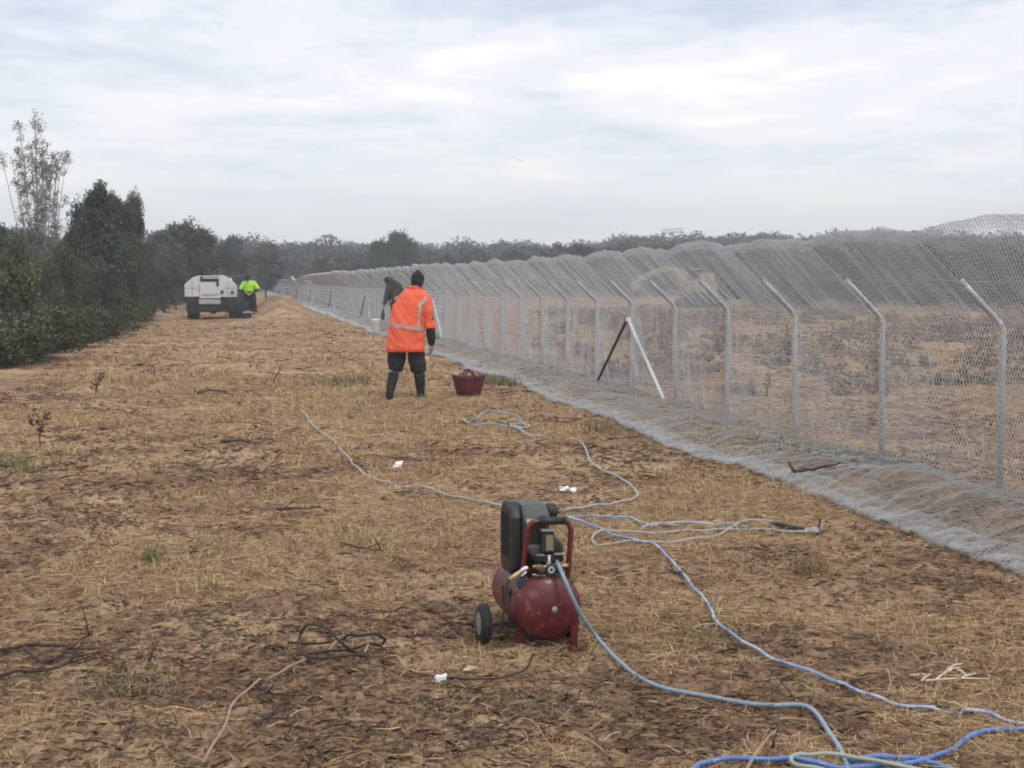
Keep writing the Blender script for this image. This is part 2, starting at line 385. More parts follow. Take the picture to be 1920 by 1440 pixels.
def blades(x, y, L, w, pitch, lift, cols, az=None):
    n = len(x); az = rng.uniform(0, 2 * math.pi, n) if az is None else az
    dx, dy = np.cos(az), np.sin(az); z = GH(x, y) + lift
    cp, sp = np.cos(pitch), np.sin(pitch); bend = rng.uniform(-.25, .25, n)
    px_, py_ = -dy, dx
    p0 = np.stack([x, y, z], -1); d = np.stack([dx * cp, dy * cp, sp], -1); sd_ = np.stack([px_, py_, np.zeros(n)], -1)
    # tilt some blades so that their width faces sideways as well as up
    rl = rng.uniform(-1, 1, n)[:, None]; sd_ = sd_ * (1 - .5 * np.abs(rl)) + np.array([0, 0, 1.0]) * rl * .8
    mid_ = p0 + d * (L * .5)[:, None] + sd_ * (bend * L * .5)[:, None]
    end = p0 + d * L[:, None] + sd_ * (bend * L * .2)[:, None] - np.array([0, 0, 1.0]) * (np.maximum(sp, 0) * L * .25)[:, None]
    h = sd_ * (w / 2)[:, None]
    V = np.stack([p0 - h, p0 + h, mid_ + h, mid_ - h, end + h * .3, end - h * .3], 1).reshape(-1, 3)
    i = np.arange(n) * 6; q = np.concatenate([np.stack([i, i + 1, i + 2, i + 3], -1), np.stack([i + 3, i + 2, i + 4, i + 5], -1)])
    return V, q, np.repeat(cols, 6, 0)
def merge(parts):
    V = []; Qs = []; C = []; o = 0
    for v, q, c in parts: V.append(v); Qs.append(q + o); C.append(c); o += len(v)
    return np.concatenate(V), np.concatenate(Qs), np.concatenate(C)
def straw_cols(n):
    pal = np.array([(.56, .405, .235), (.47, .325, .18), (.37, .24, .135), (.60, .47, .30), (.30, .19, .11), (.40, .29, .175)])
    return pal[rng.integers(0, 6, n)] * rng.uniform(.65, 1.15, (n, 1)) * np.array([1.02, 1.0, .94])
def mulch_cols(n):
    pal = np.array([(.12, .078, .050), (.17, .102, .060), (.24, .135, .076), (.090, .064, .046), (.22, .155, .10)])
    return pal[rng.integers(0, 5, n)] * rng.uniform(.7, 1.15, (n, 1))
parts = []; mparts = []
for (n, d0, d1, sc, hl) in ((450000, 4.3, 13, 1.0, 29), (320000, 13, 28, 2.0, 26), (180000, 28, 90, 4.2, 23)):
    x, y = sector(n, d0, d1, 1.3, hl); p = patch(x, y)
    s_, n_ = toSN(x, y); keep = (rng.random(n) < np.clip(.12 + 2.4 * p, .03, 1)) & ((n_ > -3.3) | (d0 > 50))
    x, y, p = x[keep], y[keep], p[keep]; m = len(x)
    up = (rng.random(m) < np.clip(.10 + .4 * p, .03, .35))
    pit = np.where(up, rng.uniform(.3, 1.25, m), rng.uniform(-.08, .22, m))
    L = (.025 + .13 * rng.random(m) ** 2.0) * (1 + .22 * (sc - 1)) * np.where(up, .62, 1)
    parts.append(blades(x, y, L, rng.uniform(.0022, .0052, m) * (1 + .62 * (sc - 1)) * .95, pit, rng.uniform(0, .018, m), straw_cols(m)))
    n2 = int(n * .26); x, y = sector(n2, d0, d1, 1.3, hl); p = patch(x, y)
    s_, n_ = toSN(x, y); keep = (rng.random(n2) < np.clip(.5 - 1.6 * p, .05, 1)) & (n_ > -3.3); x, y = x[keep], y[keep]; m = len(x)
    mparts.append(blades(x, y, (.015 + .10 * rng.random(m) ** 2) * (1 + .5 * (sc - 1)), rng.uniform(.004, .016, m) * (1 + .5 * (sc - 1)), rng.uniform(-.15, .35, m), rng.uniform(0, .015, m), mulch_cols(m)))
# tufts of standing dry grass
def tufts(n, d0, d1, cols_fn, hgt, k=34, spread=.09, keepf=None):
    x, y = sector(n, d0, d1, 1.2); 
    if keepf is not None: kk = keepf(x, y); x, y = x[kk], y[kk]
    n = len(x); size = rng.uniform(.5, 1.2, n)
    X_ = (x[:, None] + rng.normal(0, spread, (n, k)) * size[:, None]).ravel(); Y_ = (y[:, None] + rng.normal(0, spread, (n, k)) * size[:, None]).ravel()
    m = len(X_); sz = np.repeat(size, k); dd = np.hypot(X_, Y_)
    return blades(X_, Y_, rng.uniform(.4, 1.1, m) * hgt * sz, rng.uniform(.003, .006, m) * np.clip(dd / 9, .8, 4), rng.uniform(.5, 1.45, m), np.zeros(m), cols_fn(m))
kf = lambda x, y: (patch(x, y) > .02) & (toSN(x, y)[1] > -3.2) & ((toSN(x, y)[1] < 4.4) | (toSN(x, y)[1] > 6))
parts.append(tufts(900, 5, 30, straw_cols, .13, keepf=kf))
parts.append(tufts(1600, 25, 95, straw_cols, .24, k=22, spread=.2, keepf=kf))
V, q, c = merge(parts); o = add('dry_grass', np_mesh('dry_grass', V, q, col=c), M['blade']); set_props(o, 'flattened straw coloured dry grass matted over the track and paddock', 'grass', kind='stuff')
V, q, c = merge(mparts); o = add('bark_mulch', np_mesh('bark_mulch', V, q, col=c), M['blade']); set_props(o, 'dark brown bark shreds and chopped twigs strewn among the dry grass', 'mulch', kind='stuff')
# ---------------------------------------------------------------- netting fence
def W3(s, n, z): x, y = SN(s, n); return np.stack([x, y, z], -1)
POST_S0, POST_DS = 11.55, 2.31
def fold(s):                                   # 1 where the floppy top stands, 0 where it is still slumped
    return 1 - sstep(98, 128, s)
def sheet(s, t):
    """the netting as one cloth: t < 0 skirt on the ground, 0..1.31 upright, above that the floppy overhang"""
    s = np.asarray(s, float); t = np.asarray(t, float)
    ph = (s - POST_S0) / POST_DS; bay = np.abs(np.sin(np.pi * ph)); f = fold(s)
    # skirt
    edge = 1.42 + .10 * fbm(s / 3.1, s * 0, 61, 3) + .05 * np.sin(s * .9)
    u = np.clip(-t / 1.45, 0, 1.3)
    nn = NF - .04 - u * edge
    x, y = SN(s, nn); zg = GH(x, y)
    lift = .03 + .09 * np.clip(fbm(s / .8, nn / .5, 66, 3) + .12, 0, 1) * np.sin(np.pi * np.clip(u, 0, 1)) + .03 * np.exp(-(u / .16) ** 2)
    zs = zg + lift
    # upright part
    bx, by = SN(s, s * 0 + NF - .04); z0 = GH(bx, by) + .05
    v = np.clip(t / 1.31, 0, 1)
    nu = NF - .04 - .05 * bay * np.sin(np.pi * v) * (1 + 1.2 * fbm(s / 1.1, t / .6, 69, 2)) + .02 * fbm(s / .3, t / .3, 62, 2)
    zu = z0 * (1 - v) + 1.34 * v
    # overhang: along the arms (45 deg), then on up and curling over
    w = np.clip(t - 1.31, 0, 2)
    sag = .065 * (bay ** .7 - .8) + .05 * fbm(s / 1.9, s * 0, 63, 3) + .10 * vn(s / 5.3, s * 0, 64)
    a = np.minimum(w, .98)
    curl = np.clip(w - .98, 0, 1)
    k = a / .98
    no = NF - .04 - .64 * k
    zo = 1.34 + .66 * k + sag * k ** 1.3
    th = np.minimum(curl / .16, 1.9)
    no = no - .09 * np.sin(np.minimum(th, 1.57)); zo = zo + .05 * np.sin(th) * np.where(th < 1.57, 1, 1) - np.clip(curl - .16, 0, 1) * .6
    spike = .30 * np.exp(-((s - 141) / 3.2) ** 2) + .22 * np.exp(-((s - 116) / 7) ** 2)
    zf = 1.30 + .36 * np.minimum(w, .8) / .8 + .05 * fbm(s / 4, w, 64, 2) + spike
    nf2 = NF - .04 - .55 * np.minimum(w, 1.0)
    no = no * f + nf2 * (1 - f); zo = zo * f + zf * (1 - f)
    rip = .020 * fbm(s / .5, w / .6, 65, 2) + .022 * fbm(s / .16, w / 1.6, 68, 2)
    n = np.where(t < 0, nn, np.where(t < 1.31, nu, no)); z = np.where(t < 0, zs, np.where(t < 1.31, zu, zo + rip))
    return n, z
def hexnet(s0, s1, t0, t1, c, r, zoff=0.0):
    Hh = .80 * c; a = .30 * c
    ni = int((s1 - s0) / (c / 2)) + 1; nj = int((t1 - t0) / Hh) + 1
    I, J = np.meshgrid(np.arange(ni), np.arange(nj)); odd = (I + J) % 2
    s = s0 + I * c / 2 + .10 * c * vn(I * .9, J * .9, 71); tt = t0 + J * Hh + a * odd + .10 * c * vn(I * .8, J * .8, 72)
    n, z = sheet(s, tt); P = W3(s, n, z + zoff).reshape(-1, 3); id_ = np.arange(ni * nj).reshape(nj, ni)
    # edges: zigzag along s, short twists upwards
    e1 = np.stack([id_[:, :-1], id_[:, 1:]], -1).reshape(-1, 2)
    m = odd[:-1] == 1; e2 = np.stack([id_[:-1][m], id_[1:][m]], -1)
    E = np.concatenate([e1, e2]); rr = np.concatenate([np.full(len(e1), r), np.full(len(e2), r * 1.6)])[:, None]
    A_, B_ = P[E[:, 0]], P[E[:, 1]]; d = B_ - A_; d /= np.linalg.norm(d, axis=1, keepdims=True) + 1e-9
    ref = np.where(np.abs(d[:, 2:3]) > .9, np.array([[1.0, 0, 0]]), np.array([[0, 0, 1.0]]))
    u = np.cross(d, ref); u /= np.linalg.norm(u, axis=1, keepdims=True) + 1e-9; w = np.cross(d, u)
    k = [u * rr, (-.5 * u + .866 * w) * rr, (-.5 * u - .866 * w) * rr]
    V = np.stack([A_ + k[0], A_ + k[1], A_ + k[2], B_ + k[0], B_ + k[1], B_ + k[2]], 1).reshape(-1, 3)
    i = np.arange(len(E)) * 6
    Q_ = np.concatenate([np.stack([i + p, i + (p + 1) % 3, i + 3 + (p + 1) % 3, i + 3 + p], -1) for p in range(3)])
    return V, Q_
def netset(zones, t0, t1, kr, zoff=0.0):
    Vs = []; Qs = []; o = 0
    for (a, b_, c) in zones:
        v, q = hexnet(a, b_, t0, t1, c, c * kr * (ZK.get(c, 1.0) if t0 >= 0 else 1.0), zoff); Vs.append(v); Qs.append(q + o); o += len(v)
    return np.concatenate(Vs), np.concatenate(Qs)
ZK = {.13: 1.35, .24: 1.7, .45: 1.9}
ZN = [(3.5, 25, .05), (25, 44, .075), (44, 80, .13), (80, 150, .24), (150, 300, .45)]
fence = empty('netting_fence', (*SN(POST_S0, NF), 0), 0, 'long wire netting fence with cranked posts, overhanging top and a skirt on the ground', 'fence')
bpy.context.view_layer.update(); FI = Matrix.Translation(-fence.location)
def fpart(name, me, m): me.transform(FI); return add(name, me, m, fence)
v, q = netset(ZN, 0, 2.62, .044); fpart('netting', np_mesh('netting', v, q), M['wire'])
ZS = [(3.5, 25, .034), (25, 44, .055)] + ZN[2:]
v, q = netset(ZS, -1.47, .02, .043); fpart('ground_skirt', np_mesh('ground_skirt', v, q), M['skirt'])['label'] = 'wire netting skirt draped over mounds at the fence foot'
Ve = []; Qe = []; o_ = 0                        # the skirt's outer edge is folded back on itself
for zo_, t0_, t1_ in ((.010, -1.47, -1.20), (.020, -1.46, -1.34)):
    v, q = netset(ZS, t0_, t1_, .038, zo_); Ve.append(v); Qe.append(q + o_); o_ += len(v)
fpart('skirt_edge', np_mesh('skirt_edge', np.concatenate(Ve), np.concatenate(Qe)), M['wire_bright'])['label'] = 'bright folded outer edge of the netting skirt'
def post_mb(s):
    mb = MB(); zb = gh(*SN(s, NF)) - .05; e = random.uniform(-.012, .012)
    pts = [SN(s, NF) + (zb,), SN(s + e, NF) + (1.2,)]
    for k in range(1, 7):                       # the bend
        a = k / 6 * R(45); pts.append(SN(s + e, NF - .16 * (1 - math.cos(a))) + (1.22 + .16 * math.sin(a),))
    L = Vector(pts[-1]); tip = Vector(SN(s + e, NF - .047 - .31) + (1.333 + .31,)); pts += [tuple(L.lerp(tip, .5)), tuple(tip)]
    mb.tube(pts, .027, 10); return mb, tip
nP = int((300 - POST_S0) / POST_DS); rest = MB(); rodrest = MB(); tips = []
for k in range(-3, nP):
    s = POST_S0 + POST_DS * k; mb, tip = post_mb(s); tips.append((s, tip))
    if k < 97: fpart('post', mb.mesh('post', True), M['galv'])
    else: rest.raw(mb.v, mb.f)
    if fold(s) > .4:                            # sprung rod that carries the overhang, tied behind the post
        pr = []
        for t_ in np.linspace(.98, 2.5, 16):
            n_, z_ = sheet(np.array([s]), np.array([t_])); pr.append(SN(s + .02, float(n_[0]) + (.05 if t_ < 1.31 else .012) + .05 * max(0, 1.31 - t_)) + (float(z_[0]) - .012,))
        mm = MB().tube(pr, .005, 5)
        if s < 100: fpart('support_rod', mm.mesh('support_rod'), M['rod'])
o = fpart('post', rest.mesh('post'), M['galv']); o['kind'] = 'stuff'; o['label'] = 'farthest posts of the fence, run together'
for (nn_, zz_, r_) in ((NF - .40, 1.64, .003), (NF - .045, 1.30, .003), (NF - .045, .75, .0022), (NF - .045, .2, .003)):
    mb = MB(); pts = [SN(s, nn_) + (zz_ + (.012 if j % 2 else -.006) + (gh(*SN(s, NF)) if zz_ < .3 else 0),) for j, s in enumerate(np.arange(4, 300, POST_DS / 2))]
    mb.tube(pts, r_, 5); fpart('strand_wire', mb.mesh('strand_wire'), M['galv'])
for k in range(-5, nP, 10):
    s = POST_S0 + POST_DS * k
    if s < 3: continue
    zt = 1.07
    for sgn, m_ in ((-1, 'white_steel'), (1, 'dark_steel')):
        p0 = Vector(SN(s + sgn * .03, NF - .075) + (zt,)); q_ = SN(s + (-2.1 if sgn < 0 else 1.45), NF - (.09 if sgn < 0 else .20)); p1 = Vector(q_ + (gh(*q_) + .04,))
        mb = MB().tube([p0, p1], .022, 6); mb.box(p1, (.12, .12, .04)); mb.box(p0, (.08, .08, .06))
        o = fpart('brace', mb.mesh('brace'), M[m_]); o['label'] = ('pale' if sgn < 0 else 'dark') + ' slanting brace foot to post'
# bits lying under / through the skirt
def branch(name, pts, r, m, label, cat, group=None, forks=0, seed=1, parent=None):
    rd = random.Random(seed); mb = MB(); P = spline(pts, 5); n = len(P)
    P = [p + Vector((rd.uniform(-1, 1), rd.uniform(-1, 1), rd.uniform(-.4, .8))) * r * .6 for p in P]
    mb.tube(P, [r * (1 - .6 * i / n) for i in range(n)], 6)
    for _ in range(forks):
        i = rd.randint(1, n - 2); d = (P[i + 1] - P[i]).normalized(); sd_ = Vector((rd.uniform(-1, 1), rd.uniform(-1, 1), rd.uniform(.1, .9))).normalized()
        L = (P[-1] - P[0]).length * rd.uniform(.15, .4); e1 = P[i] + (d + sd_ * .9).normalized() * L * .5; e2 = e1 + (d + sd_ * 1.3).normalized() * L * .5
        mb.tube([P[i], e1, e2], [r * .5, r * .35, r * .15], 5)
    c = P[0].copy(); mb.v = [tuple(Vector(v) - c) for v in mb.v]
    o = mb.build(name, M[m], parent); o.location = c + Vector((0, 0, .022))
    if parent is None: set_props(o, label, cat, group)
    return o

# ---------------------------------------------------------------- vegetation
def leafcards(C, size, n_cards, cols, flat=.0, rg=rng):
    n = len(C); u = rg.normal(size=(n, 3)); u /= np.linalg.norm(u, axis=1, keepdims=True)
    w = rg.normal(size=(n, 3)); w -= u * (u * w).sum(1, keepdims=True); w /= np.linalg.norm(w, axis=1, keepdims=True)
    L = (size * rg.uniform(.6, 1.5, n))[:, None]; w = w * .42
    V = np.stack([C - u * L, C + w * L, C + u * L, C - w * L], 1).reshape(-1, 3); i = np.arange(n) * 4
    return V, np.stack([i, i + 1, i + 2, i + 3], -1), np.repeat(cols, 4, 0)
def crown_pts(rg, blobs, per, shell=.55):
    """blobs: (cx, cy, cz, rx, ry, rz); leaves scattered through each, thicker towards the rim"""
    P = []; ids = []
    for i, b_ in enumerate(blobs):
        n = int(per * (b_[3] * b_[4] * b_[5]) ** (1 / 3) / .35); d = rg.normal(size=(n, 3)); d /= np.linalg.norm(d, axis=1, keepdims=True)
        r = rg.random(n) ** shell; r = r * (1 + .30 * fbm(d[:, 0] * 2.2 + i * 7, d[:, 1] * 2.2 + d[:, 2] * 3, i, 2))
        P.append(np.array(b_[:3]) + d * r[:, None] * np.array(b_[3:])); ids.append(np.full(n, i))
    return np.concatenate(P), np.concatenate(ids)
def make_crown(seed, w, h, z0, nb, per, leaf, col, shape='round', open_=1.0):
    rg = np.random.default_rng(seed); bl = []
    for i in range(nb):
        t_ = (i + .5) / nb if shape != 'spire' else ((i + .5) / nb) ** .8
        a = rg.uniform(0, 2 * math.pi)
        if shape == 'round': R_ = w / 2 * math.sqrt(max(.06, 1 - (2 * t_ - 1) ** 2)) * .78
        elif shape == 'shrub': R_ = w / 2 * (1 - .5 * t_) * .86
        elif shape == 'umbrella': R_ = w / 2 * (.45 + .5 * t_)
        else: R_ = w / 2 * (1 - t_) ** .7 * .8
        rr = R_ * math.sqrt(rg.random()); zc = z0 + h * t_ * .92
        br = w * rg.uniform(.13, .24) * open_ * (1 if shape != 'spire' else (1 - .5 * t_))
        bl.append((rr * math.cos(a), rr * math.sin(a), zc, br, br, br * rg.uniform(.6, 1.0) * (1.7 if shape == 'spire' else 1)))
    P, ids = crown_pts(rg, bl, per); P = P[P[:, 2] > z0 * .6 + .02]; ids = ids[:len(P)]
    tone = rg.uniform(.6, 1.35, nb)[ids][:, None] * rg.uniform(.7, 1.3, (len(P), 1))
    hue = np.array([1.0, 1.0, 1.0]) + rg.uniform(-.12, .12, (nb, 3))[ids]
    v, q, c = leafcards(P, leaf, 0, np.array(col) * tone * hue, rg=rg)
    return np_mesh('crown', v, q, col=c), bl
def make_trunk(seed, blobs, r, z_top, lean=0.0, multi=1):
    rd = random.Random(seed); mb = MB(); top = Vector((lean, 0, z_top))
    for k in range(multi):
        o0 = Vector((rd.uniform(-.12, .12) * (multi > 1), rd.uniform(-.12, .12) * (multi > 1), -.1)); tk = top + Vector((rd.uniform(-.5, .5), rd.uniform(-.5, .5), 0)) * (multi > 1)
        pts = [o0.lerp(tk, t_ / 5) + Vector((rd.uniform(-1, 1), rd.uniform(-1, 1), 0)) * r * .8 * (t_ > 0) for t_ in range(6)]
        mb.tube(pts, [r * (1 - .13 * t_) for t_ in range(6)], 7)
        for b_ in blobs[k::multi]:
            c = Vector(b_[:3]); s0 = pts[rd.randint(1, 5)]
            if c.z < s0.z: s0 = pts[1]
            mid_ = s0.lerp(c, .5) + Vector((0, 0, .08 * (c - s0).length)); mb.tube([s0, mid_, c + Vector((0, 0, b_[5] * .5))], [r * .42, r * .25, r * .08], 5)
    return mb.mesh('trunk')
KINDS = {}
def kind(name, seeds, **kw):
    KINDS[name] = []
    for sd_ in seeds:
        kk = dict(kw); tr = kk.pop('trunk'); tm = kk.pop('bark', 'bark'); multi = kk.pop('multi', 1)
        me, bl = make_crown(sd_, **kk); me.materials.append(M['leaf'])
        tme = make_trunk(sd_, bl, tr, kk['z0'] + kk['h'] * .6, 0, multi); tme.materials.append(M[tm]); KINDS[name].append((me, tme))
G1 = (.100, .102, .068); G2 = (.070, .083, .060); G3 = (.100, .106, .060); G4 = (.098, .110, .095)
kind('shrub', (1, 2, 3, 4), w=2.0, h=1.15, z0=.12, nb=16, per=420, leaf=.035, col=G3, shape='shrub', trunk=.02, multi=4)
kind('thicket', (5, 6, 7), w=2.6, h=2.3, z0=.35, nb=26, per=480, leaf=.042, col=G1, shape='round', trunk=.045, multi=3)
kind('tree', (8, 9, 10), w=3.2, h=3.4, z0=.9, nb=30, per=430, leaf=.06, col=G2, shape='round', trunk=.09)
kind('fartree', (11, 12, 13), w=4.6, h=4.0, z0=1.4, nb=30, per=190, leaf=.12, col=G4, shape='round', trunk=.13)
kind('dome', (21, 22), w=5.0, h=3.7, z0=1.0, nb=70, per=150, leaf=.10, col=G2, shape='round', open_=.85, trunk=.14)
kind('brown', (23, 24), w=2.6, h=2.3, z0=.3, nb=26, per=480, leaf=.042, col=(.112, .100, .075), shape='round', trunk=.045, multi=3)
kind('pale', (25,), w=2.4, h=1.9, z0=.3, nb=22, per=420, leaf=.045, col=(.135, .148, .082), shape='round', trunk=.04, multi=3)
kind('spire', (14, 15), w=2.2, h=3.6, z0=.8, nb=34, per=430, leaf=.05, col=G2, shape='spire', trunk=.07)
def plant(kd, i, x, y, hgt, wid, name, label, cat, group=None, rz=None):
    me, tme = KINDS[kd][i % len(KINDS[kd])]
    t_ = empty(name, (x, y, gh(x, y) - .03), random.uniform(0, 6.28) if rz is None else rz, label, cat, group)
    H0 = max(v.co.z for v in me.vertices) if 'H' not in me else me['H']; me['H'] = H0
    W0 = me['W'] if 'W' in me else max(abs(v.co.x) for v in me.vertices) * 2; me['W'] = W0
    t_.scale = (wid / W0, wid / W0, hgt / H0)
    c = add('crown', me, M['leaf'], t_); k_ = add('trunk', tme, tme.materials[0], t_); return t_
# shrubs at the left edge of the track
rd = random.Random(4); i = 0; s = 23.0
for px_, d_, h_ in ((236, 55, 1.25), (205, 49, 1.3), (172, 44.5, 1.2), (130, 40, 1.3), (96, 36, 1.15), (58, 33, 1.25), (20, 30.5, 1.2), (250, 61, 1.2), (262, 68, 1.3)):
    p = pd(px_ - 12, d_); plant('shrub', i, p.x, p.y, h_, h_ * 2.2, 'olive_shrub', 'low olive green shrub in the front row along the left track edge', 'shrub', 'low shrubs edging the track'); i += 1
while s < 62:
    hh_ = rd.uniform(.75, 1.25); n_ = -3.9 - rd.uniform(0, .9) - (1.2 if s > 62 else 0) - (.9 if s < 30 else 0)
    plant('shrub', i, *SN(s, n_), hh_, hh_ * rd.uniform(1.6, 2.1), 'olive_shrub', 'low olive green shrub in the front row along the left track edge', 'shrub', 'low shrubs edging the track')
    s += rd.uniform(1.0, 1.7) * (1 + s / 120); i += 1
s = 22.0
while s < 66:
    n_ = -5.7 - rd.uniform(0, 1.0); hh_ = rd.uniform(1.55, 2.35)
    plant('thicket' if i % 3 else 'brown', i, *SN(s, n_), hh_, rd.uniform(2.3, 3.0), 'bushy_thicket', 'dense dark head high bush behind the low shrubs left of the track', 'bush', 'head high bushes behind the shrubs')
    s += rd.uniform(1.5, 2.2) * (1 + s / 150); i += 1
s = 24.0
while s < 75:
    n_ = -8.0 - rd.uniform(0, 2.2); px_ = SN(s, n_); topz = CAM_H + (525 - rd.uniform(398, 430)) / F * px_[1] if s < 70 else rd.uniform(3.4, 4.4)
    plant('tree', i, *px_, min(max(topz, 2.6), 4.2), rd.uniform(2.8, 3.8), 'scrub_tree', 'dense grey green small tree in the back row of the scrub left of the track', 'tree', 'small trees at the back of the left scrub')
    s += rd.uniform(2.1, 3.2) * (1 + s / 200); i += 1
def tree_at(kd, i, px, d, ytop, wpx, name, label, cat='tree', group=None, rz=0):
    p = pd(px, d); return plant(kd, i, p.x, p.y, zat(ytop, d) - p.z, wpx / F * d, name, label, cat, group, rz)
tree_at('spire', 0, 190, 50, 333, 150, 'casuarina_tree', 'dark feathery pointed tree beside the tall wispy tree')
tree_at('spire', 1, 172, 50.6, 352, 120, 'casuarina_tree', 'shorter feathery tree touching the left side of the pointed feathery tree')
tree_at('tree', 1, 165, 52, 362, 110, 'scrub_tree', 'dark tree with a broad crown just right of the tall wispy tree')
tree_at('tree', 2, 222, 56, 352, 100, 'scrub_tree', 'dark full tree between the pointed tree and the leaning leafy snag')
tree_at('tree', 0, 254, 58, 344, 58, 'leafy_snag', 'narrow dark tree with a ragged tip at the right end of the tall clump')
tree_at('dome', 0, 352, 92, 402, 128, 'eucalyptus_tree', 'round topped tree standing alone behind the white truck')
tree_at('fartree', 2, 385, 97, 424, 90, 'scrub_tree', 'lower tree against the right side of the round topped tree')
tree_at('fartree', 1, 305, 84, 428, 100, 'scrub_tree', 'smaller rounded tree filling the gap left of the round topped tree')
tree_at('fartree', 2, 440, 130, 436, 90, 'eucalyptus_tree', 'low crowned tree in the gap right of the round topped tree')
tree_at('fartree', 0, 500, 140, 452, 80, 'eucalyptus_tree', 'dull green tree above the worker in lime, in front of the far woodland')
tree_at('dome', 1, 750, 170, 428, 84, 'broad_tree', 'tall dark tree standing above the woodland, right of centre behind the fence')
tree_at('dome', 0, 716, 165, 440, 62, 'broad_tree', 'shorter dark tree leaning against the left side of the tall dark tree')
for j, (px_, d_) in enumerate(((25, 30), (70, 33), (10, 36), (110, 38), (150, 42), (190, 45), (225, 52), (262, 62), (285, 72), (310, 78), (330, 88), (375, 95), (410, 105), (395, 120))):
    tree_at('brown' if j % 4 == 1 else 'thicket', j, px_, d_ + 1.5, 430 + (j % 3) * 16 + (12 if px_ > 100 else 0) + (10 if px_ > 290 else 0), 95 if d_ < 60 else 75, 'bushy_thicket', 'dense bush massed in the left scrub below the taller trees', 'bush', 'bushes massed below the trees')
tree_at('pale', 0, 22, 31.5, 462, 150, 'pale_leaved_bush', 'paler yellow green bush standing out at the left edge of the picture', 'bush')
# tall wispy tree: many thin pale stems with small tufts
rgw = np.random.default_rng(33); d_ = 44.0; p0 = pd(80, d_); ww = empty('wispy_tree', p0, 0, 'tall thin wispy tree with pale stems and sparse tufts against the sky', 'tree')
mb = MB(); tp = []
H_ = zat(213, d_) - p0.z; k0 = Vector((0, 0, -.1)); rd = random.Random(12)
for a_ in range(22):
    tx = rd.uniform(-.98, .72); hz = H_ * rd.uniform(.72, .93) if abs(tx + .3) > .25 else H_ * rd.uniform(.9, 1.0)
    hz *= 1 - .18 * abs(tx + .1); e = Vector((tx, rd.uniform(-.7, .7), hz)); m1 = Vector((tx * .55, e.y * .5, hz * .55)); pts = spline([k0, Vector((tx * .18, 0, hz * .25)), m1, e], 6)
    mb.tube(pts, [.030 * (1 - .8 * i / len(pts)) for i in range(len(pts))], 5)
    for _ in range(15):
        q_ = pts[rd.randint(7, len(pts) - 1)]; e2 = q_ + Vector((rd.uniform(-.22, .24), rd.uniform(-.2, .2), rd.uniform(.1, .42))); mb.tube([q_, q_.lerp(e2, .5) + Vector((0.02, 0, -.03)), e2], [.010, .008, .005], 4); tp.append(e2)
    tp.append(e)
mb.build('trunk', M['pale_bark'], ww)
tp = np.array([tuple(v) for v in tp]); tp = np.repeat(tp, 34, 0) + rgw.normal(0, 1, (len(tp) * 34, 3)) * np.array([.06, .06, .06])
v, q, c = leafcards(tp, .030, 0, np.array([.21, .195, .175]) * rgw.uniform(.6, 1.3, (len(tp), 1)), rg=rgw); add('crown', np_mesh('crown', v, q, col=c), M['leaf'], ww)
# flat topped sparse tree over the woodland
d_ = 205.0; p0 = pd(618, d_); ft = empty('flat_topped_tree', p0, 0, 'sparse flat topped tree poking above the far woodland left of the tall dark tree', 'tree'); mb = MB(); tp = []
Ht = zat(441, d_)
for (ax, az) in ((-1.2, -.5), (-.5, -.1), (.1, 0), (.7, -.25), (1.25, -.7), (.3, -.6)):
    mb.tube([(0, 0, 0), (ax * .1, 0, Ht * .6), (ax * .7, 0, Ht + az - .5), (ax, 0, Ht + az - .1)], [.14, .1, .06, .04], 5); tp.append((ax, 0, Ht + az - .12))
mb.build('trunk', M['bark'], ft)
tp = np.repeat(np.array(tp), 110, 0); tp = tp + rgw.normal(0, 1, tp.shape) * np.array([.28, .3, .12])
v, q, c = leafcards(tp, .09, 0, np.array(G4) * rgw.uniform(.6, 1.3, (len(tp), 1)), rg=rgw); add('crown', np_mesh('crown', v, q, col=c), M['leaf'], ft)
# far woodland, read as one mass
def wood(name, label, items, leaf_k, seed, dens, cols):
    rg = np.random.default_rng(seed); V_ = []; Q_ = []; C_ = []; o = 0
    for (x, y, h, w) in items:
        dd = math.hypot(x, y); lf = max(.07, leaf_k * dd); nb = rg.integers(6, 10); bl = []
        for _ in range(nb):
            t_ = rg.random(); a = rg.uniform(0, 6.28); rr = w / 2 * .7 * math.sqrt(rg.random()); b_ = w * rg.uniform(.14, .28)
            bl.append((x + rr * math.cos(a), y + rr * math.sin(a), h * (.22 + .68 * t_), b_, b_, b_ * .75))
        P, ids = crown_pts(rg, bl, dens, .6); P[:, 2] = np.maximum(P[:, 2], .05)
        base_ = np.array(cols[rg.integers(len(cols))]); tone = rg.uniform(.7, 1.3, nb)[ids][:, None] * rg.uniform(.75, 1.25, (len(P), 1))
        v, q, c = leafcards(P, lf, 0, base_ * tone, rg=rg); V_.append(v); Q_.append(q + o); C_.append(c); o += len(v)
    m_ = np_mesh(name, np.concatenate(V_), np.concatenate(Q_), col=np.concatenate(C_)); ob = add(name, m_, M['leaf']); set_props(ob, label, None, None, 'stuff'); return ob
rd = random.Random(9); items = []
